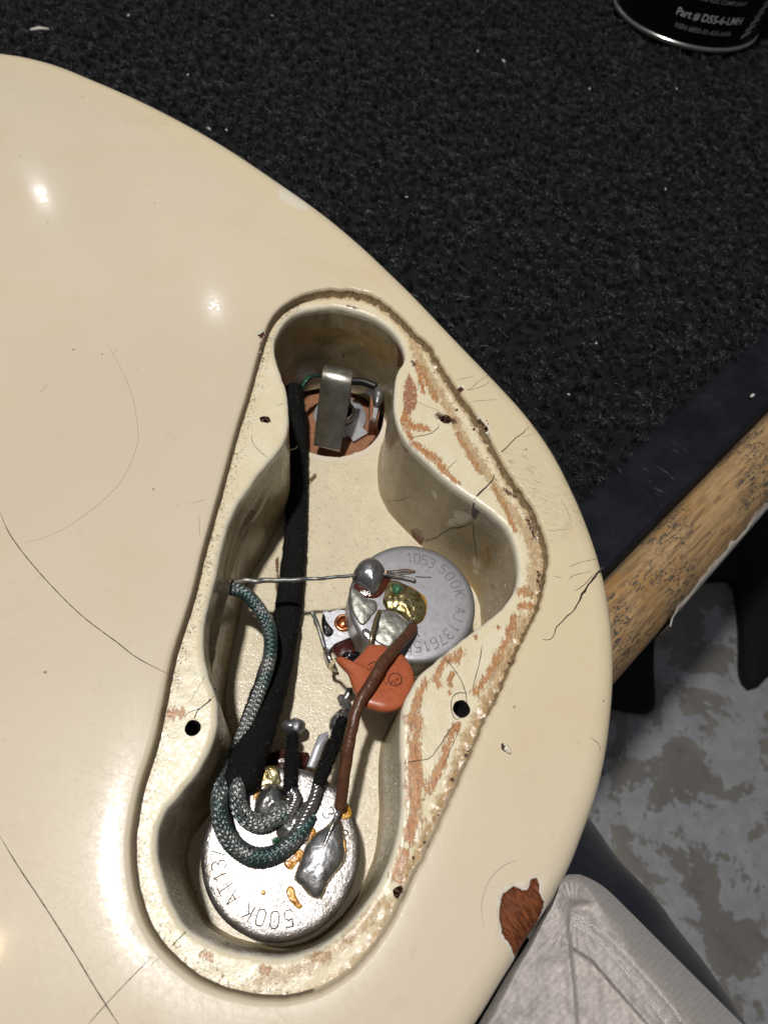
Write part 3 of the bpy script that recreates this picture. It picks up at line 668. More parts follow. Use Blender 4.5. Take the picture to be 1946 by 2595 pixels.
ledge = mesh('recess_ledge', V, F, LEDGE, gb, attrs=dict(edge=edge, grime=grime, scrape=stroke_field(V, scr), red=stroke_field(V, redp), tan=stroke_field(V, tan), dark=stroke_field(V, darkS), lip=np.clip(1 - di / 1.0, 0, 1)))
LV, LF = V, F
for c, O, r_, kd in hl:
    n = len(O)
    rr = [np.column_stack([c + (O - c) * k, np.full(n, z)]) for k, z in ((1.06, LZ + 0.03), (0.97, LZ - 0.4), (0.85, LZ - 2), (0.7, LZ - 6), (0.05, LZ - 7.5))]
    V, F = strips(rr); mesh('screw_hole', V, [f[::-1] for f in F], HOLE if kd == 'round' else SPLINTER, gb)
    if kd == 'rag':
        for q in range(6):
            a = rng.uniform(0, 6.28); p0 = np.array([*(c + r_ * 1.05 * np.array([math.cos(a) * 1.2, math.sin(a)])), LZ + 0.05]); p1 = np.array([*(c + r_ * rng.uniform(-0.3, 0.5) * np.array([math.cos(a + 0.5), math.sin(a + 0.5)])), LZ + rng.uniform(-0.5, 0.25)])
            V, F = tube(np.array([p0, (p0 + p1) / 2 + [0, 0, 0.15], p1]), [0.12, 0.16, 0.04], 5); mesh('splinter', V, F, SPLINTER, gb)

# ---- cavity wall and floor
zs = [LZ - 1.1] + list(np.linspace(-4.6, -26.6, 26)) + [-27.3, -27.65, FLZ]
rings = []
leftside = np.clip((2 - C0[:, 0]) / 4, 0, 1) * np.clip((C0[:, 1] - 34) / 6, 0, 1) * np.clip((74 - C0[:, 1]) / 5, 0, 1)
for z in zs:
    ins = 0.15 * (-z - 3) / 24
    ins = ins + leftside * 0.9 / (1 + math.exp((z + 10.5) * 3))
    if z < -27: ins = ins + {0: 0.5}.get(0) * (-27 - z) / 0.8
    Q = loop(C0, z); P_ = offset2(Q, crag * max(0, 1 + (z + 3.6) / 8) - ins + 0.10 * n3(Q, 0.25, 6))
    rings.append(P_)
V, F = strips(rings)
wallscr = [('poly', 0.4, [(960 + x / 4.1475, 1100 + y / 4.1475) for x, y in [(340, 1000), (400, 985), (450, 1030), (490, 1110), (440, 1170), (380, 1160), (345, 1080)]]), (1.3, [(985, 822), (1005, 852), (1016, 890), (1013, 925)]), (0.9, [(1002, 1060), (1012, 1100), (1030, 1140)]), (0.7, [(1235, 1390), (1240, 1420), (1232, 1436)]), (0.6, [(1246, 1483), (1250, 1490)]), (0.5, [(870, 905), (872, 900)]), (1.6, [(640, 1300), (620, 1340), (600, 1400), (590, 1440)])]
def zk(p): return [(960 + x / 4.1475, 1100 + y / 4.1475) for x, y in p]
walltan = [(4.5, zk([(1000, 1400), (960, 1520), (1040, 1600)])), (3, zk([(1120, 1240), (1150, 1400)])), (5, [(760, 850), (900, 840), (980, 900)]), (3, [(600, 1380), (580, 1460)])]
wallpale = [(1.6, zk([(1010, 1330), (1030, 1370)])), (1.5, zk([(820, 840), (930, 880), (760, 930)])), (0.8, zk([(570, 610), (600, 660)])), (0.7, zk([(1000, 1430), (1030, 1460)])), (0.6, [(912, 868), (916, 872)])]
walldark = [('poly', 0.35, zk([(965, 775), (1010, 745), (1075, 800), (1040, 860), (1000, 915), (975, 870)])), (0.5, [(1080, 1372), (1084, 1365)])]
ziso = V[:, 2]
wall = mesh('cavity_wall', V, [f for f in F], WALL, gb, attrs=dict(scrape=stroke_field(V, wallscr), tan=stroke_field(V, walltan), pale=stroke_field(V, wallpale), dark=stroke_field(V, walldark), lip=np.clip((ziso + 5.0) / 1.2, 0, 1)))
WV, WF = V, F
fl_in = rings[-1][:, :2]
# round well that the jack sits in
jp = ats([(780, 1142), (854, 1162), (950, 1107), (975, 1056)], FLZ)[:, :2]
A_ = np.column_stack([2 * jp, np.ones(4)]); sol = np.linalg.lstsq(A_, (jp ** 2).sum(1), rcond=None)[0]
JC = sol[:2]; JR = math.sqrt(sol[2] + JC @ JC)
a = np.linspace(0, 2 * np.pi, 90, endpoint=False)
jr = JR * (1 + 0.012 * np.array([mnoise.noise(Vector((math.cos(t) * 6, math.sin(t) * 6, 1))) for t in a]))
JL = JC + np.stack([jr * np.cos(a), jr * np.sin(a)], 1)
pts = grid(-32, 48, -8, 135, 0.8)
dd, _ = seg_dist(pts, fl_in[::3], True)
jin = inside(JL, offset2(np.column_stack([fl_in, np.zeros(len(fl_in))]), -0.15)[:, :2])
pts = pts[inside(pts, fl_in) & (dd > 0.4) & (np.abs(np.linalg.norm(pts - JC, axis=1) - JR) > 0.35)]
v2, f2 = fill([fl_in, JL] if jin.all() else [fl_in], pts if jin.all() else np.vstack([pts, JL[jin]]), lambda c: inside(c, fl_in) & (np.linalg.norm(c - JC, axis=1) > JR * 0.995))
Vz = np.column_stack([v2, np.full(len(v2), FLZ)]); Vz[:, 2] += 0.05 * n3(Vz, 0.3, 3)
frim = np.clip(1 - (np.linalg.norm(v2 - JC, axis=1) - JR) / 2.2, 0, 1)
fscr = [(1.0, [(780, 985 + 240), (800, 1205)]), (0.6, [(700, 1390), (705, 1500)]), (1.6, [(745, 1260), (760, 1330)]), (3.0, [(480, 2270), (470, 2300)])]
floor_ = mesh('cavity_floor', Vz, f2.tolist(), FLOOR, gb, attrs=dict(scrape=stroke_field(Vz, fscr), pale=frim * 1.4 - 0.4))
FV, FF = Vz, f2.tolist()
rr = [np.column_stack([JC + (JL - JC) * k, np.full(len(JL), z)]) for k, z in ((1.0, FLZ), (0.985, FLZ - 0.6), (0.97, FLZ - 4.2), (0.05, FLZ - 4.25))]
V, F = strips(rr); mesh('jack_well', V, [f[::-1] for f in F], WOODRAW, gb)

# ---- surface hits, for marks that lie on the body
bv = Geo()
for VV, FFF in ((SV, SF), (LV, LF), (WV, WF), (FV, FF)): bv.add(VV, FFF)
VV, FFF = bv.out(); TREE = BVHTree.FromPolygons([Vector(p) for p in VV], FFF)
EYE = Vector((0, 0, CAMH))
def hit(px, py):
    d = Vector(ROT @ np.array([(px - CX) / FPX, -(py - CY) / FPX, -1.0])).normalized()
    l, nrm, _, _ = TREE.ray_cast(EYE, d)
    if l is None: l = Vector(at(px, py, 0)); nrm = Vector((0, 0, 1))
    if nrm.dot(d) > 0: nrm = -nrm
    return np.array(l), np.array(nrm)
def crack(px_pts, wid, m=None, name='crack', jag=0.0, step=9.0, lift=0.03):
    P2 = np.asarray(px_pts, float)
    n = max(4, int(length(P2) / step)); Q = spline(P2, n)
    if jag: Q[1:-1] += rng.normal(0, jag, Q[1:-1].shape)
    H = [hit(*q) for q in Q]; L = np.array([h[0] for h in H]); N = np.array([h[1] for h in H])
    ok = np.concatenate([[True], np.linalg.norm(np.diff(L, axis=0), axis=1) < 3.0])
    T = np.gradient(L, axis=0); Sd = np.cross(N, T); Sd /= np.linalg.norm(Sd, axis=1)[:, None] + 1e-9
    t = np.linspace(0, 1, n); wd = np.interp(t, np.linspace(0, 1, len(wid)), wid) if not np.isscalar(wid) else np.full(n, wid) * np.clip(np.minimum(t, 1 - t) * 6 + 0.3, 0, 1)
    wd = wd * rng.uniform(0.75, 1.25, n)
    a_, b_, c_ = L + N * lift * 0.5 + Sd * wd[:, None] / 2, L + N * (lift + 0.02), L + N * lift * 0.5 - Sd * wd[:, None] / 2
    V, F = strips([a_, b_, c_], closed=False)
    return mesh(name, V, F, m or CRACK, gb)
CR = [([(1254, 1168), (1262, 1158), (1276, 1140), (1290, 1128), (1303, 1112), (1320, 1100), (1332, 1090), (1338, 1084), (1352, 1082), (1368, 1083)], [.34, .22, .2, .18, .12, .06], .8),
      ([(1322, 1106), (1338, 1104), (1352, 1099)], .07, .5),
      ([(1527, 1437), (1500, 1470), (1478, 1500), (1468, 1522), (1450, 1550), (1432, 1565), (1420, 1580), (1408, 1590), (1404, 1608), (1395, 1620), (1375, 1621)], [.34, .3, .36, .2, .16, .12, .08], .8),
      ([(1527, 1437), (1490, 1470), (1470, 1490), (1452, 1498)], .09, .6), ([(1440, 1437), (1470, 1425), (1515, 1415)], .08, .4), ([(1441, 1470), (1446, 1462), (1465, 1455), (1500, 1447)], .07, .5),
      ([(1165, 990), (1190, 985), (1215, 965), (1245, 945), (1260, 943)], .09, .5), ([(1175, 990), (1205, 985), (1230, 975), (1245, 962)], .08, .5), ([(1140, 968), (1170, 960), (1200, 953)], .07, .4), ([(1170, 1022), (1220, 1015), (1258, 1012)], .07, .3),
      ([(1223, 1084), (1235, 1086), (1250, 1086)], .09, .3), ([(0, 1295), (30, 1360), (100, 1450), (200, 1553), (300, 1630), (350, 1668), (428, 1709)], .12, 0), ([(0, 2118), (50, 2200), (110, 2290), (180, 2400), (240, 2500), (310, 2610)], .11, 0),
      ([(1253, 1203), (1243, 1222), (1225, 1240), (1210, 1255), (1203, 1268), (1199, 1284)], [.16, .26, .3, .3, .24, .3], .6), ([(1112, 1074), (1108, 1085), (1087, 1100), (1060, 1105), (1043, 1110), (1034, 1128)], .14, .8), ([(1159, 1165), (1146, 1178), (1134, 1190)], .12, .5),
      ([(1056, 1018), (1080, 1030), (1112, 1040)], .08, .5), ([(1199, 1322), (1200, 1352), (1205, 1395), (1210, 1430)], .16, .6), ([(1195, 1323), (1170, 1335), (1140, 1340), (1105, 1363), (1082, 1370)], .16, .8), ([(977, 1270), (1010, 1268), (1040, 1258)], .08, .5),
      ([(1114, 1662), (1130, 1672), (1160, 1710), (1178, 1750), (1183, 1782)], .13, 0), ([(1222, 1632), (1214, 1680), (1197, 1746)], .11, 0), ([(1155, 1830), (1120, 1880), (1090, 1920), (1060, 1927), (1015, 1937)], .12, .6), ([(1168, 1833), (1150, 1880), (1120, 1945)], .09, .6),
      ([(1184, 1757), (1160, 1756), (1146, 1768), (1143, 1790), (1147, 1812), (1155, 1824), (1166, 1819)], .13, 0), ([(547, 1745), (540, 1768), (520, 1785), (502, 1800), (493, 1820)], [.3, .3, .2, .2, .15], .8), ([(520, 1785), (500, 1798), (480, 1806), (463, 1817)], .09, .8),
      ([(637, 1100), (640, 1120), (655, 1140), (690, 1170)], .09, 0), ([(700, 1030), (712, 1024), (728, 1019)], .07, .5), ([(430, 2403), (478, 2355)], .14, 0), ([(385, 2425), (300, 2512), (220, 2600)], .09, 0), ([(405, 2425), (380, 2450)], .06, 0), ([(520, 1710), (505, 1740), (480, 1780)], .06, .8),
      ([(1370, 1345), (1450, 1342)], .05, 1.2), ([(1420, 1265), (1440, 1300), (1446, 1330)], .06, .8), ([(1340, 1190), (1355, 1205)], .06, .5), ([(1495, 1868), (1510, 1880), (1520, 1890), (1518, 1905)], .08, .3), ([(1400, 1460), (1425, 1465)], .05, .5), ([(1330, 1140), (1335, 1137)], .2, .2)]
for p, wd_, jg in CR: crack(p, wd_, None, 'crack', jg)
for p in ([(262, 853), (300, 920), (335, 1000), (350, 1090), (345, 1140), (310, 1215), (260, 1270), (180, 1330), (120, 1360), (65, 1375)], [(100, 998), (122, 975)], [(285, 897), (298, 884)], [(485, 1277), (525, 1265)], [(505, 1300), (507, 1360)], [(1225, 2350), (1220, 2290), (1240, 2230), (1275, 2195), (1310, 2180)]):
    crack(p, 0.065, FAINT, 'fine_check')
# lifted flakes and grit along the crumbled edge
for i in range(75):
    if i < 55:
        k = rng.integers(0, len(r_px[:22])); base = np.array(r_px[k]) + (np.array(r_px[k + 1]) - np.array(r_px[k])) * rng.uniform(); base = base + rng.normal(0, 6, 2) + np.array([-5, 3])
    else: base = np.array([(1198, 1050), (1210, 1062), (1226, 1078), (1230, 1100), (1215, 1112), (660, 862), (655, 900), (1285, 1500), (560, 2480)][i % 9]) + rng.normal(0, 6, 2)
    h, nn = hit(*base); r_ = rng.uniform(0.15, 0.42)
    a = np.sort(rng.uniform(0, 2 * np.pi, 6)); tx = rng.normal(0, 0.35, 2)
    O = np.stack([np.cos(a) * r_ * rng.uniform(0.6, 1.2, 6), np.sin(a) * r_ * rng.uniform(0.5, 1.0, 6)], 1)
    z = h[2] + 0.12 + O @ tx
    V = np.vstack([np.column_stack([h[:2] + O, z]), np.column_stack([h[:2] + O * 0.9, z + 0.09])])
    F = [[q, (q + 1) % 6, 6 + (q + 1) % 6, 6 + q] for q in range(6)] + [list(range(6, 12)), list(range(5, -1, -1))]
    mesh('lacquer_flake', V, F, FLAKE if rng.uniform() < 0.25 else (ew if rng.uniform() < 0.6 else SPLINTER), gb, smooth=False)

# ================================================================== potentiometers
PT = -15.8
GLYPH = {'0': [[(0, .15), (.15, 0), (.4, 0), (.55, .15), (.55, .85), (.4, 1), (.15, 1), (0, .85), (0, .15)]], '1': [[(.1, .8), (.3, 1), (.3, 0)]], '3': [[(0, .9), (.15, 1), (.4, 1), (.55, .85), (.55, .65), (.3, .53), (.55, .4), (.55, .15), (.4, 0), (.1, 0), (0, .12)]],
         '5': [[(.52, 1), (.05, 1), (.03, .55), (.35, .6), (.55, .42), (.55, .15), (.4, 0), (.12, 0), (0, .12)]], '6': [[(.5, .95), (.2, 1), (.02, .7), (0, .2), (.15, 0), (.4, 0), (.55, .18), (.5, .42), (.3, .52), (.04, .4)]], '7': [[(0, 1), (.55, 1), (.2, 0)]],
         '8': [[(.28, .52), (.05, .7), (.1, .95), (.28, 1), (.46, .95), (.5, .7), (.28, .52), (.02, .3), (.08, .05), (.28, 0), (.48, .05), (.54, .3), (.28, .52)]], 'A': [[(0, 0), (.28, 1), (.56, 0)], [(.12, .36), (.44, .36)]], 'K': [[(0, 0), (0, 1)], [(.5, 1), (.02, .45)], [(.15, .6), (.54, 0)]],
         'J': [[(.5, 1), (.5, .2), (.35, 0), (.12, 0), (0, .15)]], 'T': [[(0, 1), (.56, 1)], [(.28, 1), (.28, 0)]], 'I': [[(.1, 1), (.45, 1)], [(.28, 1), (.28, 0)], [(.1, 0), (.45, 0)]]}
def stamp(items, c, m, parent, wid=0.20, hgt=0.07):
    """items: (char, angle of its place in degrees clockwise from +y, radius, size): letters with their tops outward"""
    G = Geo()
    for ch, ang, rad, sz in items:
        th = math.radians(90 - ang); u = np.array([math.cos(th), math.sin(th)]); r_ = np.array([u[1], -u[0]])
        for pl in GLYPH[ch]:
            P = np.array([c[:2] + u * (rad + (y - .5) * sz) + r_ * (x - .28) * sz for x, y in pl])
            for i in range(len(P) - 1):
                a_, b_ = P[i], P[i + 1]; d = b_ - a_; d /= np.linalg.norm(d) + 1e-9; s_ = np.array([-d[1], d[0]]) * wid / 2
                V = [[*(a_ - d * .05 + s_), PT - .02], [*(a_ - d * .05 - s_), PT - .02], [*(b_ + d * .05 - s_), PT - .02], [*(b_ + d * .05 + s_), PT - .02], [*a_, PT + hgt], [*b_, PT + hgt]]
                G.add(V, [[0, 4, 5, 3], [1, 2, 5, 4], [0, 1, 4], [2, 3, 5]])
    V, F = G.out(); mesh('stamped_figures', V, F, m, parent, smooth=False)
def pot(name, c, tdir, label, face, side):
    root = thing(name, (c[0], c[1], FLZ), label, 'potentiometer', 'potentiometers in the cavity')
    C3 = (c[0], c[1], 0)
    V, F = lathe([(0.5, PT + 0.02), (4, PT + 0.03), (8, PT + 0.02), (10.6, PT), (11.25, PT - 0.08), (11.65, PT - 0.28), (11.88, PT - 0.6), (11.95, PT - 0.95)], 96, C3, cap=False)
    F.append(list(range(96))[::-1]); F = [f[::-1] for f in F]
    mesh('casing_face', V, F, face, root)
    V, F = lathe([(11.96, PT - 0.93), (11.95, PT - 3), (11.95, PT - 6.4), (12.15, PT - 6.9), (12.15, PT - 7.3), (11.6, PT - 7.35)], 96, C3, cap=False)
    mesh('casing_flank', V, [f[::-1] for f in F], side, root)
    V, F = lathe([(10.8, PT - 7.3), (10.8, PT - 8.2), (11.7, PT - 8.25)], 64, C3, cap=False); mesh('insulating_ring', V, [f[::-1] for f in F], PHEN, root)
    V, F = lathe([(11.7, PT - 8.2), (11.9, PT - 8.4), (11.9, PT - 9.2), (11.0, PT - 9.5), (9.0, PT - 10.0), (8.6, FLZ + 0.02)], 64, C3, cap=False); mesh('base_plate', V, [f[::-1] for f in F], side, root)
    return root
U = at(1046, 1522, PT)[:2]; Lp = at(714, 2152, PT)[:2]
up = pot('potentiometer', U, None, 'dull grey potentiometer with smooth casing beside the orange capacitor', POT_A, POT_SIDE)
lp = pot('potentiometer', Lp, None, 'bright crinkled potentiometer under the braided cable loops at the cavity bottom', POT_B, POT_SIDE)
def ring_text(s, a0, a1, rad, sz): return [(ch, a0 + (a1 - a0) * i / max(1, len(s) - 1), rad, sz) for i, ch in enumerate(s) if ch != ' ']
stamp(ring_text('1053', 1, 29, 8.9, 2.05) + ring_text('500K', 45, 82, 9.1, 2.0) + ring_text('AJ', 104, 114, 9.0, 2.0) + ring_text('1376155', 128, 190, 9.0, 2.0), U, STAMP_A, up)
stamp(ring_text('500K', 173, 211, 9.2, 2.1) + ring_text('AT', 229, 240, 9.3, 2.1) + ring_text('137', 251, 269, 9.4, 2.0) + ring_text('6', 309, 309, 9, 1.9) + ring_text('8', 80, 80, 9.4, 1.7) + ring_text('3', 57, 57, 8.6, 1.8), Lp, STAMP_B, lp, 0.22, 0.12)

# solder and flux on the upper pot
def zu(p): return [(850 + x / 4.1475, 1350 + y / 4.1475) for x, y in p]
def zc(p): return [(500 + x / 3.687, 1800 + y / 3.687) for x, y in p]
def blob(name, pxs, h, m, parent, z=PT, **kw):
    V, F = dome(ccw(ats(pxs, z)), h, **kw); return mesh(name, V, F, m, parent)
blob('burnt_flux', zu([(190, 540), (300, 560), (420, 600), (480, 480), (560, 470), (590, 520), (520, 620), (450, 680), (330, 690), (240, 640)]), 0.35, FLUX_D, up, rough=0.12)
blob('tinned_patch', zu([(160, 560), (240, 610), (330, 690), (420, 720), (440, 800), (370, 900), (290, 975), (215, 900), (165, 780), (148, 660)]), 0.42, SOLDER_R, up, power=0.5, rough=0.08, rings=14, n=70)
blob('tinned_patch', zu([(470, 820), (600, 815), (700, 890), (770, 980), (690, 1100), (580, 1200), (480, 1180), (395, 1100), (440, 1000), (430, 900)]), 0.38, SOLDER_R, up, power=0.5, rough=0.08, rings=14, n=70)
blob('tinned_patch', zu([(280, 1030), (320, 1005), (370, 1040), (410, 1080), (370, 1140), (310, 1100)]), 0.3, SOLDER, up, power=0.4)
blob('solder_joint', zu([(550, 510), (640, 505), (760, 560), (860, 620), (940, 720), (957, 820), (920, 920), (835, 975), (760, 940), (690, 880), (620, 840), (530, 800), (495, 720), (520, 620)]), 1.0, FLUXSOLDER, up, rough=0.14, rings=18, n=80, power=0.6)
blob('flux_rim', zu([(735, 545), (790, 560), (880, 620), (950, 690), (965, 800), (930, 920), (840, 985), (800, 960), (900, 890), (930, 800), (910, 720), (840, 650), (760, 600)]), 0.18, FLUX, up)
blob('green_crust', zu([(590, 570), (640, 545), (700, 590), (690, 650), (630, 670), (590, 630)]), 1.55, GREENC, up, rough=0.25)
blob('solder_ball', zu([(178, 470), (205, 385), (270, 305), (360, 275), (450, 308), (512, 380), (522, 450), (485, 545), (445, 625), (400, 655), (330, 620), (260, 565), (195, 525)]), 3.0, SOLDER_D, up, rough=0.10, rings=16, n=56, power=0.55)
# its terminal side
tz = FLZ + 2.4
def zq(p): return [(780 + x / 6.145, 1540 + y / 6.145) for x, y in p]
V, F = plate(ats(zq([(232, 60), (300, 45), (330, 70), (470, 20), (600, 40), (900, 160), (900, 430), (720, 440), (430, 560), (330, 660), (280, 620), (215, 250)]), tz)[:, :2], tz - 0.7, tz, 0.15)
mesh('terminal_plate', V, F, TINPL, up, smooth=False)
V, F = plate(ats(zq([(380, 650), (440, 560), (720, 450), (920, 620), (880, 720), (700, 860), (560, 850), (460, 760)]), tz - 0.1)[:, :2], tz - 1.6, tz - 0.15, 0.4)
mesh('terminal_board', V, F, PHEN, up)
c = at(*zq([(556, 240)])[0], tz); V, F = lathe([(0.9, tz + 0.05), (1.05, tz + 0.1), (1.2, tz + 0.42), (1.5, tz + 0.55), (1.75, tz + 0.4), (1.85, tz - 0.05)], 40, (c[0], c[1], 0), cap=False)
ey = mesh('eyelet', V, [f[::-1] for f in F], COPPER, up)
V, F = lathe([(1.0, tz + 0.04), (0.5, tz + 0.16), (0.1, tz + 0.3)], 30, (c[0], c[1], 0)); mesh('eyelet_core', V, F, COPPER, ey)
V, F = dome(ccw(ats(zq([(245, 90), (290, 200), (340, 280), (405, 360), (370, 430), (290, 450), (225, 330), (215, 200)]), tz)), 0.5, power=0.4, rough=0.1); mesh('resin_drop', V, F, BLACKGLOSS, up)
V, F = dome(ccw(ats(zq([(520, 760), (620, 680), (740, 690), (800, 760), (700, 850), (600, 860)]), tz - 0.15)), 1.0, rough=0.3); mesh('resin_drop', V, F, BLACKGLOSS, up)
V, F = tube(spline(ats([zq([(70, 70)])[0] + (tz + 1.6,), zq([(140, 230)])[0] + (tz + 0.8,), zq([(190, 380)])[0] + (tz + 0.2,), zq([(260, 620)])[0] + (tz,)]), 16), [0.42] * 16, 8, 0.5); mesh('lug', V, F, BAREW, up)
V, F = dome(ccw(ats(zq([(240, 690), (320, 660), (360, 720), (390, 850), (470, 960), (440, 1000), (340, 940), (260, 800)]), tz - 0.4)), 1.4, rough=0.2); mesh('lug_solder', V, F, SOLDER, up)
V, F = tube(spline(ats([zq([(500, 1380)])[0] + (tz - 1,), zq([(560, 1440)])[0] + (tz - 0.6,), zq([(640, 1330)])[0] + (tz - 0.3,), zq([(650, 1260)])[0] + (tz,)]), 14), 0.7, 8, 0.6); mesh('lug', V, F, SOLDER_D, up)

# solder and flux on the lower pot
blob('flux_stain', zc([(530, 770), (560, 740), (600, 750), (560, 800), (520, 850)]), 0.12, FLUX, lp)
blob('flux_stain', zc([(980, 1290), (1000, 1340), (940, 1430), (880, 1500), (830, 1470), (810, 1420), (880, 1380), (930, 1310)]), 0.12, FLUX, lp, power=0.3, rough=0.08)
blob('flux_stain', zc([(850, 1640), (900, 1660), (930, 1740), (960, 1800), (985, 1830), (950, 1860), (900, 1820), (850, 1760), (830, 1690)]), 0.14, FLUX, lp, power=0.3, rough=0.08)
blob('flux_stain', zc([(600, 1690), (625, 1675), (645, 1700), (630, 1730), (605, 1725)]), 0.1, FLUX, lp)
blob('flux_stain', zc([(1060, 1110), (1100, 1100), (1110, 1150), (1050, 1220), (1030, 1210)]), 0.12, FLUX, lp)
blob('flux_stain', zc([(1345, 880), (1420, 900), (1445, 960), (1420, 1010), (1350, 1020), (1340, 950)]), 0.2, FLUX, lp, rough=0.1)
blob('flux_stain', zc([(1365, 1190), (1385, 1240), (1390, 1330), (1370, 1300)]), 0.1, FLUX, lp)
blob('tinned_patch', zc([(570, 600), (640, 530), (740, 520), (780, 600), (780, 690), (660, 700), (580, 740), (550, 690)]), 0.25, FLUXSOLDER, lp, power=0.3, rough=0.15)
blob('solder_joint', zc([(530, 900), (560, 800), (640, 715), (740, 690), (795, 740), (820, 830), (900, 850), (850, 940), (710, 1010), (600, 1050), (545, 985)]), 1.7, SOLDER, lp, rough=0.18, rings=14)
blob('solder_joint', zc([(750, 1090), (850, 960), (980, 860), (1060, 900), (1062, 1010), (1055, 1190), (1010, 1240), (900, 1250), (830, 1290), (770, 1210)]), 1.5, SOLDER, lp, rough=0.18, rings=14)
blob('solder_joint', zc([(1295, 1000), (1340, 1060), (1372, 1250), (1370, 1380), (1300, 1500), (1220, 1600), (1165, 1720), (1085, 1745), (1020, 1670), (920, 1580), (960, 1440), (1000, 1300), (1100, 1160), (1225, 1080)]), 1.3, SOLDER_D, lp, rough=0.07, rings=16, n=60, power=0.5)
for pl in ([(525, 900), (555, 790), (640, 700), (750, 675), (810, 735), (850, 840), (910, 860), (850, 960), (710, 1030), (590, 1070), (530, 990)], [(735, 1100), (845, 945), (980, 845), (1080, 890), (1082, 1010), (1075, 1210), (1020, 1262), (900, 1272), (820, 1310), (755, 1215)], [(1290, 985), (1352, 1050), (1395, 1250), (1392, 1390), (1320, 1515), (1238, 1615), (1180, 1745), (1080, 1768), (1000, 1690), (898, 1590), (940, 1440), (982, 1290), (1090, 1145), (1215, 1062)]):
    blob('flux_film', zc(pl), 0.10, FLUXFILM, lp, power=0.25, rough=0.03)
# ridge of the wire that lies in the joint
V, F = tube(spline(ats([zc([(1310, 960)])[0] + (PT + 1.9,), zc([(1270, 1060)])[0] + (PT + 1.5,), zc([(1220, 1180)])[0] + (PT + 1.25,), zc([(1150, 1360)])[0] + (PT + 1.0,), zc([(1130, 1450)])[0] + (PT + 0.8,)]), 20), np.linspace(0.38, 0.2, 20), 8); mesh('tinned_wire', V, F, SOLDER, lp)
lz = FLZ + 2.6
V, F = plate(ats(zc([(640, 400), (760, 360), (1040, 390), (1060, 450), (1010, 560), (640, 560)]), lz + 1.5)[:, :2], lz - 1.2, lz + 1.5, 0.4); mesh('terminal_board', V, F, PHEN, lp)
V, F = plate(ats(zc([(1130, 230), (1220, 195), (1230, 260), (1180, 330), (1150, 430), (1100, 540), (1020, 530), (1080, 360)]), lz + 1.8)[:, :2], lz + 1.3, lz + 1.9, 0.12); mesh('lug', V, F, TINPL, lp)
V, F = plate(ats(zc([(1290, 560), (1340, 560), (1320, 680), (1280, 690)]), lz + 1.2)[:, :2], lz + 0.6, lz + 1.2, 0.1); mesh('lug', V, F, TINPL, lp)
V, F = dome(ccw(ats(zc([(790, 120), (860, 90), (930, 75), (1000, 100), (1005, 170), (950, 220), (850, 210), (790, 180)]), lz + 2.6)), 1.4, rough=0.2); mesh('lug_solder', V, F, SOLDER_D, lp)
V, F = tube(ats([zc([(900, 230)])[0] + (lz + 2.2,), zc([(880, 330)])[0] + (lz + 1.6,)]), 0.8, 10, 0.5); mesh('lug', V, F, SOLDER_D, lp)
V, F = dome(ccw(ats(zc([(1235, 100), (1300, 10), (1400, -30), (1430, 60), (1390, 160), (1290, 200), (1240, 190)]), lz + 3.0)), 1.8, rough=0.2); mesh('lug_solder', V, F, SOLDER, lp)
V, F = tube(spline(ats([(868, 1778, lz + 1.8), (880, 1790, lz + 2.6), (872, 1808, lz + 3.2)]), 10), 0.9, 8, 0.6); mesh('lug', V, F, SOLDER_D, lp)

# ================================================================== capacitor
cpx = [(933, 1637), (960, 1636), (985, 1643), (1019, 1661), (1040, 1688), (1050, 1719), (1045, 1750), (1028, 1782), (1007, 1798), (978, 1804), (946, 1798), (922, 1789), (905, 1767), (891, 1736), (881, 1707), (864, 1688), (852, 1674), (856, 1666), (869, 1673), (889, 1680), (899, 1674), (910, 1663), (924, 1648)]
def capz(px, py): return -13.2 + (py - 1640) / 165 * 3.6 - (px - 965) / 100 * 0.3
cp = np.array([at(x, y, capz(x, y)) for x, y in cpx]); cc = at(968, 1728, capz(968, 1728))
cap = thing('disc_capacitor', (cc[0], cc[1], cc[2] - 1.6), 'round orange ceramic disc capacitor under the brown wire', 'capacitor')
O = spline(cp, 90, True); ax = np.cross(O[20] - cc, O[65] - cc); ax /= np.linalg.norm(ax); ax = ax if ax[2] > 0 else -ax
def capring(k, h):
    Q = cc + (O - cc) * k
    # shrink legs at the same pace as the body so the flank stays rounded
    return Q + ax * h
rings = [capring(0.3, -1.35), capring(0.75, -1.25), capring(0.92, -0.95), capring(0.985, -0.45), capring(1.0, 0.0), capring(0.985, 0.4), capring(0.93, 0.78), capring(0.8, 1.02), capring(0.5, 1.12), capring(0.1, 1.15)]
V, F = strips(rings); F.append(list(range(90))[::-1]); F.append([len(V) - 90 + i for i in range(90)])
mesh('disc', V, F, CAPM, cap)
def onface(x, y, lift): 
    d = ROT @ np.array([(x - CX) / FPX, -(y - CY) / FPX, -1.0]); p0 = cc + ax * 1.15; e = np.array([0, 0, CAMH])
    return e + d * (((p0 - e) @ ax) / (d @ ax)) + ax * lift
G = Geo()
a = np.linspace(0, 2 * np.pi, 26)
def inkline(pts, wd=0.09):
    P = np.array([onface(x, y, 0.02) for x, y in pts]); V, F = tube(P, wd, 5, 0.5, cap=False); G.add(V, F)
inkline([(1001 + 16.5 * math.cos(t), 1722 + 16 * math.sin(t)) for t in a])
inkline(zu([(588, 1600), (592, 1560), (612, 1555), (622, 1582), (640, 1590)]), .08); inkline(zu([(628, 1535), (640, 1560), (655, 1525), (662, 1550)]), .07); inkline(zu([(525, 1590), (535, 1575)]), .1); inkline(zu([(575, 1640), (590, 1648)]), .1)
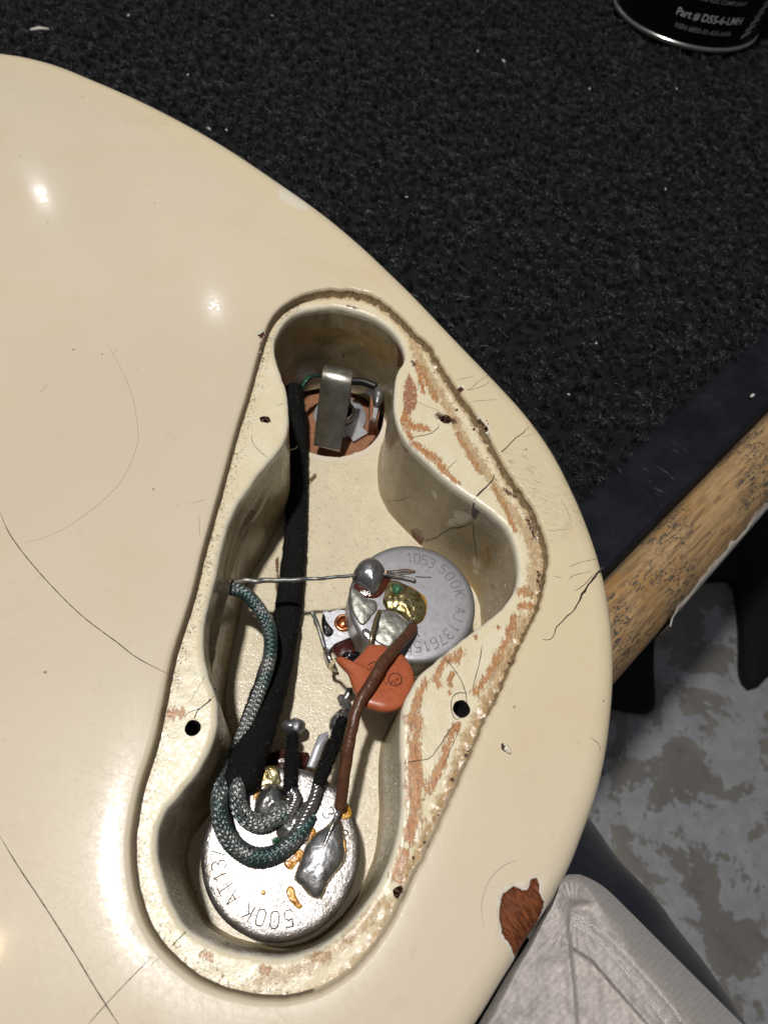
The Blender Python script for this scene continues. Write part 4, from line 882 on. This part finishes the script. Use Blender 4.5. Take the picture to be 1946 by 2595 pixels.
inkline(zu([(335, 1420), (350, 1450), (375, 1430), (380, 1400)]), .08); inkline(zu([(345, 1390), (390, 1365), (420, 1355)]), .08)
V, F = G.out(); mesh('printed_mark', V, F, INK, cap)
for p in ([(938, 1640, capz(938, 1640)), (941, 1615, -12.6), (948, 1585, -12.9), (955, 1562, -13.8), (962, 1548, -14.9)], [(856, 1669, capz(856, 1669)), (846, 1676, -17), (838, 1690, -21), (842, 1700, tz)]):
    V, F = tube(spline(ats(p), 20), 0.36, 8); mesh('lead', V, F, GOLDW, cap)

# ================================================================== wires
def wire(name, pts, r, m, label, cat, n=60, sides=14, squash=1.0, wob=0.0):
    P = spline(ats(pts), n)
    if wob: P[1:-1] += wob * np.stack([n3(P, 0.5, 1), n3(P, 0.5, 4), n3(P, 0.5, 7)], 1)[1:-1]
    rr = np.interp(np.linspace(0, 1, n), np.linspace(0, 1, len(r)), r) if not np.isscalar(r) else np.full(n, r)
    V, F = tube(P, rr, sides, squash)
    root = thing(name, P[np.argmin(P[:, 2])], label, cat)
    mesh('insulation' if m in (BROWNW, CLOTHB) else 'strand', V, F, m, root)
    return root, P, rr
bw, P, rr = wire('brown_wire', [(1046, 1590, PT + 1.4), (1036, 1606, PT + 2.2), (1004, 1641, -11.2), (972, 1676, -8.6), (951, 1712, -7.8), (931, 1748, -7.6), (912, 1778, -7.6), (900, 1812, -7.8), (892, 1850, -8.2), (880, 1910, -9.4), (870, 1976, -11.2), (862, 2046, PT + 2.1)], [0.95, 1.02, 1.0, 0.95, 0.92, 0.95, 0.95], BROWNW, 'brown rubber insulated wire crossing over the orange capacitor', 'wire', 90, 16, wob=0.12)
V, F = tube(spline(ats([(1046, 1592, PT + 1.4), (1042, 1582, PT + 0.9), (1037, 1572, PT + 0.7)]), 10), 0.3, 8); mesh('bare_end', V, F, BAREW, bw)
V, F = tube(spline(ats([(862, 2042, PT + 2.1), (857, 2062, PT + 1.9), (848, 2085, PT + 1.6)]), 10), [0.6, 0.55, .5, .45, .4, .4, .38, .36, .35, .33], 8); mesh('bare_end', V, F, SOLDER, bw)
gw, P, rr = wire('ground_wire', [(560, 1472, -14.6), (590, 1473, -14.2), (640, 1472, -13.6), (720, 1470, -13.2), (800, 1466, -13.3), (860, 1462, -13.6), (900, 1458, -13.8)], [0.42, 0.52, 0.5, 0.44, 0.34, 0.32, 0.34], BAREW, 'thin bare grey wire stretched from the left cavity wall to the solder ball', 'wire', 60, 9, wob=0.25)
for p, r_, m_ in (([(975, 1448, PT + 1.2), (1005, 1446, PT + 0.9), (1030, 1443, PT + 0.7), (1052, 1448, PT + 0.5)], 0.13, COPPER), ([(975, 1450, PT + 1.1), (1010, 1452, PT + 0.8), (1050, 1449, PT + 0.5)], 0.12, GOLDW), ([(972, 1455, PT + 1.1), (1000, 1460, PT + 0.7), (1030, 1466, PT + 0.5), (1052, 1472, PT + 0.5)], 0.42, BAREW), ([(1052, 1460, PT + 0.4), (1075, 1462, PT + 0.3), (1092, 1462, PT + 0.3)], 0.07, BAREW), ([(1038, 1602, PT + 1.2), (1055, 1606, PT + .4), (1063, 1612, PT + .2)], 0.08, BAREW)):
    V, F = tube(spline(ats(p), 16), r_, 7); mesh('loose_strand', V, F, m_, gw)

def fuzz(P, rr, n, parent, squash=1.0, ln=(0.4, 1.0), thick=0.035, spread=1.0, m=None):
    """short lint standing off a sleeve"""
    T, N, B = frames(P); G = Geo(); I = rng.integers(0, len(P), n)
    for i in I:
        t = rng.uniform(0, 2 * np.pi); nrm = math.cos(t) * N[i] + squash * math.sin(t) * B[i]
        p0 = P[i] + T[i] * rng.uniform(-0.5, 0.5) + nrm * rr[i] * 0.95
        nn = nrm / np.linalg.norm(nrm); d = nn * 0.5 + T[i] * rng.normal(0, 0.8) + np.cross(T[i], nn) * rng.normal(0, 0.8); d /= np.linalg.norm(d)
        l_ = rng.uniform(*ln) * spread; s_ = np.cross(d, rng.normal(0, 1, 3)); s_ /= np.linalg.norm(s_) + 1e-9
        mid = p0 + d * l_ * 0.55 + nn * 0.05; end = p0 + d * l_ - nn * l_ * 0.25
        G.add([p0 - s_ * thick, p0 + s_ * thick, mid + s_ * thick, mid - s_ * thick, end], [[0, 1, 2, 3], [3, 2, 4]])
    V, F = G.out(); ob = mesh('lint', V, F, m or FUZZ, parent); ob['kind'] = 'stuff'
sl, P, rr = wire('sleeved_cable', [(742, 978, -19.6), (748, 1010, -20.8), (752, 1080, -23.6), (755, 1180, -25.2), (752, 1300, -25.7), (744, 1420, -25.6), (732, 1530, -25.0), (712, 1640, -23.4), (682, 1750, -20.6), (650, 1850, -17.2), (622, 1930, -14.4), (606, 1985, -12.6)], [1.8, 2.15, 2.15, 2.2, 2.3, 2.4, 2.55, 2.7, 2.9, 3.1, 3.2, 2.9], CLOTHB, 'thick black cloth sleeved cable running from the jack to the lower potentiometer', 'cable', 110, 22, 0.62, wob=0.25)
fuzz(P, rr, 7000, sl, 0.62)
fuzz(P, rr, 260, sl, 0.62, (0.15, 0.5), 0.05, m=m_simple('dust fibre', (0.16, 0.14, 0.115), 0.8))
ka, P, rr = wire('cloth_wire', [(742, 1868, lz + 2.9), (741, 1900, lz + 4.6), (738, 1950, PT + 0.6), (734, 2008, PT + 1.5)], [1.0, 1.05, 1.1, 1.05], CLOTHB, 'short black cloth covered wire rising left of the brown wire to the middle lug', 'wire', 40, 14, wob=0.2)
fuzz(P, rr, 1000, ka); 
kb, P, rr = wire('cloth_wire', [(868, 1822, lz + 5.0), (856, 1860, lz + 6.4), (838, 1910, PT + 0.4), (818, 1960, PT + 1.6), (805, 1992, PT + 1.8)], [0.9, 1.05, 1.1, 1.1, 1.0], CLOTHB, 'short frayed black cloth covered wire directly beside the brown wire', 'wire', 40, 14, wob=0.2)
fuzz(P, rr, 1000, kb, spread=1.2)

def braid(name, pts, r, label, carriers=12, pitch=10.0):
    n0 = 500; P = spline(ats(pts), n0); L = length(P)
    rr = np.interp(np.linspace(0, 1, n0), np.linspace(0, 1, len(r)), r)
    root = thing(name, P[np.argmin(P[:, 2])], label, 'cable', 'braided shield cables')
    V, F = tube(P[::4], rr[::4] * 0.86, 14); mesh('core', V, F, BRAIDCORE, root)
    T, N, B = frames(P)
    # rotation-minimising frame
    for i in range(1, n0):
        v = N[i - 1] - (N[i - 1] @ T[i]) * T[i]; N[i] = v / np.linalg.norm(v); B[i] = np.cross(T[i], N[i])
    m = int(L / 0.28); s = np.linspace(0, n0 - 1.001, m); i0 = s.astype(int); fr = (s - i0)[:, None]
    lerp = lambda A: A[i0] * (1 - fr) + A[np.minimum(i0 + 1, n0 - 1)] * fr
    Pm, Nm, Bm = lerp(P), lerp(N), lerp(B); rm = rr[i0]; dist = s / (n0 - 1) * L
    for hand in (1, -1):
        G = Geo()
        for k in range(carriers):
            for w_ in (-0.5, 0.5):
                th = hand * 2 * np.pi * dist / pitch + 2 * np.pi * k / carriers + w_ * 0.165 * (1.2 / rm)
                # over-under weave: phase against the other hand's carriers
                ph = carriers * (2 * np.pi * dist / pitch * hand + 2 * np.pi * k / carriers) * 0.5
                lay = 0.10 * np.cos(2 * np.pi * dist / pitch * carriers) * hand
                rad = rm + lay
                Q = Pm + rad[:, None] * (np.cos(th)[:, None] * Nm + np.sin(th)[:, None] * Bm)
                V, F = tube(Q, 0.088, 5, cap=False); G.add(V, F)
        V, F = G.out(); ob = mesh('braid_strands', V, F, BRAID, root); ob['kind'] = 'stuff'
    return root
br1 = braid('braided_cable', [(556, 1490, -15.2), (585, 1492, -14.4), (622, 1504, -14.0), (655, 1540, -14.6), (680, 1588, -15.8), (686, 1640, -16.6), (674, 1705, -16.8), (651, 1770, -16.4), (625, 1835, -15.6), (598, 1900, -15.0), (574, 1955, -13.6), (558, 2005, -12.2), (556, 2050, -12.0), (566, 2098, -12.8), (594, 2142, -13.8), (640, 2170, -14.0), (690, 2166, -14.1), (735, 2138, -14.2), (768, 2100, -14.4), (790, 2062, -14.5)], [1.0, 1.05, 1.1, 1.1, 1.05, 1.0, 0.95, 1.0, 1.1, 1.2, 1.3, 1.25, 1.05, 0.75], 'long braided shield cable from the left wall hole ending in the outer loop')
br2 = braid('braided_cable', [(614, 1940, -13.8), (606, 1975, -12.4), (602, 2010, -12.2), (608, 2050, -12.9), (630, 2076, -13.8), (662, 2087, -14.2), (698, 2074, -14.3), (725, 2058, -14.4), (748, 2034, -14.5)], [1.0, 1.1, 1.15, 1.2, 1.2, 1.1, 0.8], 'short inner loop of braided cable emerging from the black sleeve end')
# twisted tinned ends that run from the braids to the cloth wires
for p, par in (([(718, 2078, PT + 1.1), (738, 2050, PT + 1.6), (750, 2022, PT + 1.6), (738, 2004, PT + 1.5)], br2), ([(745, 2120, PT + 1.2), (772, 2070, PT + 1.7), (794, 2030, PT + 1.8), (806, 1990, PT + 1.8)], br1)):
    Q = spline(ats(p), 90); T, N, B = frames(Q); G = Geo()
    for k in range(5):
        th = np.linspace(0, 16, 90) + k * 2 * np.pi / 5
        V, F = tube(Q + 0.55 * (np.cos(th)[:, None] * N + np.sin(th)[:, None] * B), 0.42, 7); G.add(V, F)
    V, F = G.out(); mesh('twisted_end', V, F, SOLDER, par)
blob('green_crust', zc([(690, 1230), (730, 1190), (780, 1210), (775, 1250), (730, 1265)]), 2.3, GREENC, lp, rough=0.2)

# ================================================================== output jack
jack = thing('output_jack', (JC[0], JC[1], FLZ - 4.2), 'output jack with bent spring contact in the round well', 'output jack')
a = np.linspace(0, 2 * np.pi, 10, endpoint=False) + 0.3
V, F = plate(np.stack([JC[0] + (JR - 0.35) * np.cos(a) - 0.2, JC[1] + (JR - 0.35) * np.sin(a)], 1), FLZ - 3.6, FLZ - 2.0, 0.2); mesh('insulating_wafer', V, F, PHENB, jack, smooth=False)
jc = at(862, 1055, FLZ - 1.5)[:2]
V, F = lathe([(3.4, FLZ - 2.0), (6.3, FLZ - 2.0), (6.4, FLZ - 1.5), (6.2, FLZ - 1.3), (3.4, FLZ - 1.3)], 48, (jc[0], jc[1], 0), cap=False); mesh('contact_washer', V, [f[::-1] for f in F], TINPL, jack, smooth=True)
q0 = at(905, 1098, FLZ - 1.2)[:2]; dirq = (q0 - jc) / np.linalg.norm(q0 - jc); nq = np.array([-dirq[1], dirq[0]])
V, F = plate([jc + dirq * 4 + nq * 2.2, jc + dirq * 4 - nq * 2.2, jc + dirq * 8.0 - nq * 2.2, jc + dirq * 8.0 + nq * 2.2], FLZ - 1.6, FLZ - 1.15, 0.1); mesh('washer_tab', V, F, TINPL, jack, smooth=False)
V, F = lathe([(2.5, FLZ - 2.0), (2.5, FLZ + 0.9), (2.75, FLZ + 1.15), (3.2, FLZ + 1.1), (3.45, FLZ + 0.8), (3.5, FLZ - 1.9)], 48, (jc[0], jc[1], 0), cap=False); mesh('sleeve', V, [f[::-1] for f in F], SPRING, jack)
V, F = lathe([(2.5, FLZ - 1.0), (0.1, FLZ - 1.1)], 32, (jc[0], jc[1], 0), cap=False); mesh('bore', V, F, HOLE, jack)
secs = [((822, 1010), (889, 1020), FLZ - 1.2), ((818, 975), (890, 988), -22.5), ((819, 945), (893, 958), -17.2), ((822, 930), (897, 942), -15.2), ((823, 924.5), (898, 937), -14.2), ((820.5, 928), (896.5, 942), -13.8), ((816.5, 945), (892, 962), -14.0), ((813, 968), (889, 987), -15.2), ((808, 1010), (883, 1030), -18.0), ((802, 1060), (874, 1078), -21.2), ((795, 1128), (861, 1145), -25.6)]
SL = spline(np.array([at(*l, z) for l, r, z in secs]), 60); SR = spline(np.array([at(*r, z) for l, r, z in secs]), 60)
T = np.gradient((SL + SR) / 2, axis=0); W_ = SR - SL; Nn = np.cross(T, W_); Nn /= np.linalg.norm(Nn, axis=1)[:, None]
e_ = W_ * 0.02
V, F = strips([SL + Nn * .15, SL + e_ + Nn * .2, SR - e_ + Nn * .2, SR + Nn * .15, SR - Nn * .15, SR - e_ - Nn * .2, SL + e_ - Nn * .2, SL - Nn * .15], closed=False)
n_ = 60
F += [[7 * n_ + i, 7 * n_ + i + 1, i + 1, i] for i in range(n_ - 1)] + [[k * n_ for k in range(8)], [k * n_ + n_ - 1 for k in range(7, -1, -1)]]
mesh('spring_contact', V, F, SPRING, jack)
V, F = dome(ccw(ats([(946, 985), (958, 974), (970, 980), (974, 1000), (966, 1022), (952, 1030), (944, 1010)], -22)), 1.3, rough=0.1); mesh('solder_joint', V, F, SOLDER_D, jack)
V, F = plate(ats([(950, 1015), (962, 1020), (952, 1066), (943, 1060)], -23)[:, :2], -23.6, -22.6, 0.1); mesh('lug', V, F, TINPL, jack, smooth=False)
V, F = plate(ats([(938, 1010), (966, 1016), (958, 1070), (936, 1072)], -25)[:, :2], FLZ - 1.6, -24.0, 0.2); mesh('lug_base', V, F, PHENB, jack, smooth=False)
V, F = tube(spline(ats([(890, 966, -22), (920, 968, -21.4), (952, 980, -21.2)]), 20), 0.95, 12); jw = mesh('hot_wire', V, F, m_simple('black plastic insulation', (0.013, 0.013, 0.014), 0.35), jack)
V, F = tube(spline(ats([(764, 990, -20.6), (772, 972, -19.4), (788, 955, -19.0), (808, 952, -19.4), (822, 955, -20)]), 30), [0.55] * 30, 10); mesh('shield_tail', V, F, m_simple('dark green tarnished braid', (0.03, 0.075, 0.055), 0.25, 0.6, bump=(1.6, 0.25)), jack)
V, F = tube(spline(ats([(764, 985, -20.4), (770, 965, -19.4), (779, 953, -18.4)]), 14), 0.2, 6); mesh('shield_strand', V, F, GREENC, jack)
for p, z in ((([(727, 1144), (735, 1141), (742, 1138), (750, 1136), (753, 1131)]), -21.4),):
    V, F = tube(spline(ats(p, z), 16), 0.14, 6); o = mesh('thread', V, F, m_simple('pale thread', (0.7, 0.66, 0.55), 0.7)); set_props(o, 'tiny curled white thread on the black sleeved cable', 'thread')

# ================================================================== spray can
def m_canblack():
    k = Mat('glossy black printed tin'); return k.set(color=(0.006, 0.006, 0.008), rough=0.22, spec=0.5)
CANB, CANRIM, CANTX, CANGREY = m_canblack(), m_simple('bare tin rim', (0.62, 0.62, 0.60), 0.22, 0.95), m_simple('grey printed lettering', (0.40, 0.40, 0.41), 0.5), m_simple('dim grey print', (0.17, 0.17, 0.175), 0.5)
cl_, cb_ = at(1551, 30, BZ), at(1770, 139, BZ)
CR_ = 34.0
# centre: 34 mm from both sight lines that touch the base circle
best = None
for x in np.arange(150, 230, 1.0):
    for y in np.arange(320, 400, 1.0):
        t = np.linspace(0, 2 * np.pi, 60); q = proj(np.stack([x + CR_ * np.cos(t), y + CR_ * np.sin(t), np.full(60, BZ + 0.3)], 1))
        e = (q[:, 0].min() - 1549) ** 2 + (q[:, 1].max() - 138) ** 2
        if best is None or e < best[0]: best = (e, x, y)
KX, KY = best[1], best[2]
can = thing('spray_can', (KX, KY, BZ), 'black spray can with silver bottom rim and grey lettering standing on the carpet', 'spray can')
V, F = lathe([(28, BZ + 2.5), (31.5, BZ + 0.3), (33.0, BZ), (34.0, BZ + 0.5), (34.3, BZ + 1.3), (34.1, BZ + 2.2), (33.4, BZ + 2.6)], 96, (KX, KY, 0), cap=False); mesh('bottom_rim', V, [f[::-1] for f in F], CANRIM, can)
V, F = lathe([(33.3, BZ + 2.3), (33.6, BZ + 2.7), (33.6, BZ + 128), (32.5, BZ + 132), (24, BZ + 142), (20, BZ + 146), (18, BZ + 147)], 96, (KX, KY, 0)); mesh('body', V, [f[::-1] for f in F], CANB, can)
V, F = lathe([(19, BZ + 145), (19.5, BZ + 146), (19, BZ + 150), (15, BZ + 151), (8, BZ + 151), (7, BZ + 158), (6, BZ + 160)], 48, (KX, KY, 0)); mesh('nozzle', V, [f[::-1] for f in F], CANRIM, can)
view_ang = math.atan2(-KY, -KX)
def can_text(txt, size, z, ang_deg, m, name='lettering', roll=0.0):
    cu = bpy.data.curves.new('t', 'FONT'); cu.body = txt; cu.size = size; cu.align_x = 'CENTER'; cu.fill_mode = 'FRONT'; cu.offset = size * 0.012
    ob = bpy.data.objects.new('t', cu); col.objects.link(ob); dg = bpy.context.evaluated_depsgraph_get()
    me = ob.evaluated_get(dg).to_mesh(); Vt = np.array([v.co[:] for v in me.vertices]); Ft = [list(p.vertices) for p in me.polygons]
    bpy.data.objects.remove(ob); bpy.data.curves.remove(cu)
    if roll: c_, s_ = math.cos(roll), math.sin(roll); Vt[:, :2] = Vt[:, :2] @ np.array([[c_, s_], [-s_, c_]])
    th = view_ang + math.radians(ang_deg) + Vt[:, 0] / 33.68
    W3 = np.stack([KX + 33.68 * np.cos(th), KY + 33.68 * np.sin(th), BZ + z + Vt[:, 1]], 1)
    mesh(name, W3, Ft, m, can, smooth=False)
can_text('NSN 6850-01-435-6406', 2.6, 7.2, 18, CANGREY)
can_text('Part # D5S-6-LMH', 3.9, 11.6, 19, CANTX)
can_text('RoHS & VOC COMPLIANT', 2.1, 18.6, 20, CANGREY)
can_text('(142 g)', 4.6, 11.5, -52, CANTX, roll=-0.25)
can_text('NET WT', 4.2, 18.0, -50, CANTX, roll=-0.25)
V = []; F = []
for i in range(9):
    b = len(V); z0 = 5.5 + i * 2.4
    for da, dz in ((0, 0), (9, 1.6), (9, 3.0), (0, 1.4)):
        th = view_ang + math.radians(51 + i * 1.6 + da); V.append([KX + 33.7 * math.cos(th), KY + 33.7 * math.sin(th), BZ + z0 + dz])
    F.append([b, b + 1, b + 2, b + 3])
mesh('striped_band', V, F, CANTX, can, smooth=False)

# ================================================================== cloths at the lower right
def m_knit(name, c0, c1, period, dist):
    k = Mat(name)
    uvn = k.node('ShaderNodeAttribute', out='Vector', attribute_name='surf')
    h = k.node('ShaderNodeTexWave', {'Vector': uvn, 'Scale': 0.314 / period, 'Distortion': 2.0, 'Detail': 2.0, 'Detail Scale': 1.2}, out='Fac', wave_type='BANDS', bands_direction='DIAGONAL')
    n = k.noise(1.6, 4, 0.7)
    t = k.math('ADD', k.math('MULTIPLY', h, 0.07), k.math('MULTIPLY', n, 0.93))
    c = k.mix(k.step(t, 0.3, 0.7), c0, c1)
    return k.set(color=c, rough=0.85, normal=k.bump(t, dist, 0.9), sheen=0.1, sheenr=0.5, spec=0.2)
KNIT = m_knit('grey jersey', (0.39, 0.355, 0.342), (0.55, 0.51, 0.49), 0.62, 0.12)
DENIM = m_knit('navy denim', (0.004, 0.006, 0.012), (0.012, 0.016, 0.028), 1.4, 0.2)
Lc = spline(np.array([(1436, 2218), (1420, 2235), (1395, 2290), (1362, 2345), (1325, 2408), (1285, 2470), (1245, 2540), (1205, 2610), (1160, 2700), (1040, 2920), (930, 3120)]), 150)
Rc = spline(np.array([(1440, 2216), (1475, 2218), (1530, 2248), (1590, 2305), (1660, 2375), (1740, 2455), (1820, 2535), (1900, 2615), (1990, 2710), (2180, 2900), (2330, 3080)]), 150)
NU = 150; V = []; UV = []; px_ = []
hemA = np.array([(1440, 2322), (1520, 2360), (1600, 2440), (1690, 2540), (1760, 2640)]); hemB = np.array([(1437, 2336), (1505, 2378), (1580, 2458), (1660, 2560), (1725, 2650)]); fold = np.array([(1440, 2285), (1434, 2350), (1446, 2450), (1456, 2560), (1462, 2650)])
edgeI = np.array([(1436, 2388), (1500, 2430), (1560, 2500), (1640, 2590), (1690, 2650)])
for j in range(150):
    for i in range(NU):
        s = i / (NU - 1); p = Lc[j] * (1 - s) + Rc[j] * s; px_.append(p)
px_ = np.array(px_)
S_ = np.tile(np.linspace(0, 1, NU), 150); Tt = np.repeat(np.linspace(0, 1, 150), NU)
z = -3.5 - 7 * S_ ** 1.3 - 26 * np.clip((S_ - 0.72) / 0.28, 0, 1) ** 2.2 - 5.0 * np.clip(1 - S_ / 0.06, 0, 1) ** 2
z -= 6 * np.clip(1 - Tt / 0.045, 0, 1) ** 2
dF, _ = seg_dist(px_, fold); dA, _ = seg_dist(px_, hemA); dB, _ = seg_dist(px_, hemB); dI, pI = seg_dist(px_, edgeI)
sideF = px_[:, 0] - np.interp(px_[:, 1], fold[:, 1], fold[:, 0])
belowI = px_[:, 1] - np.interp(px_[:, 0], edgeI[:, 0], edgeI[:, 1])
lower = np.clip((px_[:, 1] - 2285) / 60, 0, 1)
z -= lower * 2.4 * np.clip(sideF / 10, 0, 1) * np.clip(1 - sideF / 160, 0, 1)          # falls behind the left fold
z -= lower * 1.6 * np.clip(sideF / 6, 0, 1) * np.clip(belowI / 14, 0, 1)                # inside of the hem, one layer lower
z += 1.5 * np.exp(-(dF / 22) ** 2) * (sideF < 4) * lower
z -= 0.5 * np.exp(-(dA / 5) ** 2) + 0.5 * np.exp(-(dB / 5) ** 2)                        # stitched grooves
z += 0.8 * np.exp(-((dI) / 14) ** 2) * (belowI < 3)
z -= 3.0 * np.exp(-((px_[:, 0] - 1470) / 34) ** 2 - ((px_[:, 1] - 2300) / 16) ** 2)     # pucker
wr_ = np.array([mnoise.noise(Vector((p[0] * 0.012, p[1] * 0.012, 0))) for p in px_]) * 0.9 + np.array([mnoise.noise(Vector((p[0] * 0.04, p[1] * 0.03, 5))) for p in px_]) * 0.35
rad = np.arctan2(px_[:, 1] - 2305, px_[:, 0] - 1455); rd = np.hypot(px_[:, 0] - 1455, px_[:, 1] - 2305)
z += 1.6 * wr_ + 0.22 * np.sin(rad * 30) * np.exp(-((rd - 70) / 45) ** 2)
V = np.array([at(p[0], p[1], zz) for p, zz in zip(px_, z)])
F = [[j * NU + i, j * NU + i + 1, (j + 1) * NU + i + 1, (j + 1) * NU + i] for j in range(109) for i in range(NU - 1)]
# right border curls under, so the cloth has a back
Rb = V.reshape(150, NU, 3)[:, -1]; und = [Rb + np.array([0.6, 0, -3.0]), Rb + np.array([-3, -1, -7]), Rb + np.array([-14, -6, -10])]
b0 = len(V); V = np.vstack([V] + und); idx = np.arange(150) * NU + NU - 1
prev = idx
for k in range(3):
    cur = b0 + k * 150 + np.arange(150); F += [[prev[j], cur[j], cur[j + 1], prev[j + 1]] for j in range(109)]; prev = cur
uvc = np.column_stack([proj(V) / 19.0, np.zeros(len(V))])
o = mesh('grey_cloth', V, [f[::-1] for f in F], KNIT, uv=uvc); set_props(o, 'pale grey jersey cloth with stitched hem folded against the body edge', 'cloth')
STITCH = m_simple('grey thread', (0.62, 0.60, 0.62), 0.7)
for hm in (hemA, hemB):
    Q = spline(hm, 60)
    for i in range(1, 56):
        dz = np.interp(0, [0], [0])
        k1 = np.argmin(np.hypot(px_[:, 0] - Q[i, 0], px_[:, 1] - Q[i, 1])); k2 = np.argmin(np.hypot(px_[:, 0] - Q[i, 0] * .35 - Q[i + 1, 0] * .65, px_[:, 1] - Q[i, 1] * .35 - Q[i + 1, 1] * .65))
        if k1 == k2: continue
        p1, p2 = V[k1] + [0, 0, .15], V[k2] + [0, 0, .15]; V2, F2 = tube(np.array([p1, (p1 + p2) / 2 + [0, 0, .12], p2]), [.1, .16, .1], 5); mesh('stitch', V2, F2, STITCH, o)
# denim behind it
e1, e2 = at(1478, 2096, -125), at(1905, 2630, -125)
d = (e2 - e1) / np.linalg.norm(e2 - e1); pn = np.array([d[1], -d[0], 0]); pn = pn if pn[0] < 0 else -pn
Q = spline(np.array([e1 + pn * 46 - d * 60 + [0, 0, -12], e1 + pn * 45 - d * 10 + [0, 0, -3], e1 + pn * 44 + d * 40, e2 + pn * 46, e2 + pn * 50 + d * 120]), 80)
V, F = tube(Q, 44 + 2.0 * n3(Q, 0.06, 2), 60)
V += 1.5 * np.stack([n3(V, 0.05, 1), n3(V, 0.05, 5), n3(V, 0.05, 9)], 1)
T_, N_, B_ = frames(Q)
o = mesh('denim_cloth', V, F, DENIM, uv=V); set_props(o, 'dark navy denim cloth seen behind the pale grey cloth', 'cloth')

# ================================================================== crumbs and lint
crumb = thing('wood_crumb', at(1284, 1896, 0.0), 'small brown and white wood crumb on the cream body face', 'crumb')
h0 = 0.03
V, F = tube(spline(ats([(1276, 1886, .35), (1283, 1896, .4), (1294, 1907, .3)]), 8), [.25, .45, .5, .5, .45, .42, .4, .25], 7, .6); mesh('pale_side', V, F, FLAKE, crumb)
V, F = tube(ats([(1273, 1885, .3), (1277, 1893, .45), (1281, 1902, .25)]), [.2, .42, .2], 6, .7); mesh('brown_side', V, F, SPLINTER, crumb)
SPECK = m_simple('pale lint', (0.62, 0.60, 0.56), 0.7)
def speck(px, py, ln, wd, ang, z, label, name='lint_speck', m=SPECK):
    c = at(px, py, z); d = np.array([math.cos(ang), math.sin(ang), 0]) * ln / 2
    V, F = tube(np.array([c - d, c + [0, 0, wd * .3], c + d]), [wd * .35, wd * .5, wd * .3], 6); o = mesh(name, V, F, m)
    set_props(o, label, 'lint', 'pale specks on the carpet')
speck(102, 75, 6.2, 1.3, 0.25, -34.6, 'largest white grain of lint on the black carpet at upper left')
for px, py, ln, wd, lb in ((530, 327, 1.6, .7, 'tan crumb on the carpet touching the upper body edge'), (574, 330, 1.0, .6, 'small tan crumb right of another by the upper body edge'), (327, 40, 1.2, .8, 'pinkish crumb on the carpet near the top, left half'), (477, 190, 1.1, .6, 'dim crumb on the carpet above the upper body edge'), (1685, 480, .9, .6, 'bright grain on the open carpet left of the right border'), (1275, 155, 2.0, .8, 'pale fleck on the carpet left of the spray can'), (1210, 130, 1.5, .8, 'bluish fleck farthest left of the spray can'), (1493, 225, 1.6, .6, 'short fleck on the carpet below left of the spray can'), (1713, 225, 1.4, .5, 'orange tinted fleck on the carpet below the spray can'), (1030, 500, .8, .5, 'speck on the carpet above the recess top'), (1440, 1000, .7, .5, 'speck on the carpet right of the cracked rim'), (1510, 870, .8, .6, 'glinting speck on the carpet above the vinyl strip'), (690, 40, 1.0, .5, 'speck on the carpet at the top centre left'), (1905, 1003, 1.6, 1.0, 'pale chip on the dark vinyl strip')):
    speck(px, py, ln, wd, rng.uniform(0, 3), -34.8 if 'strip' not in lb or 'above' in lb else -36.4, lb)
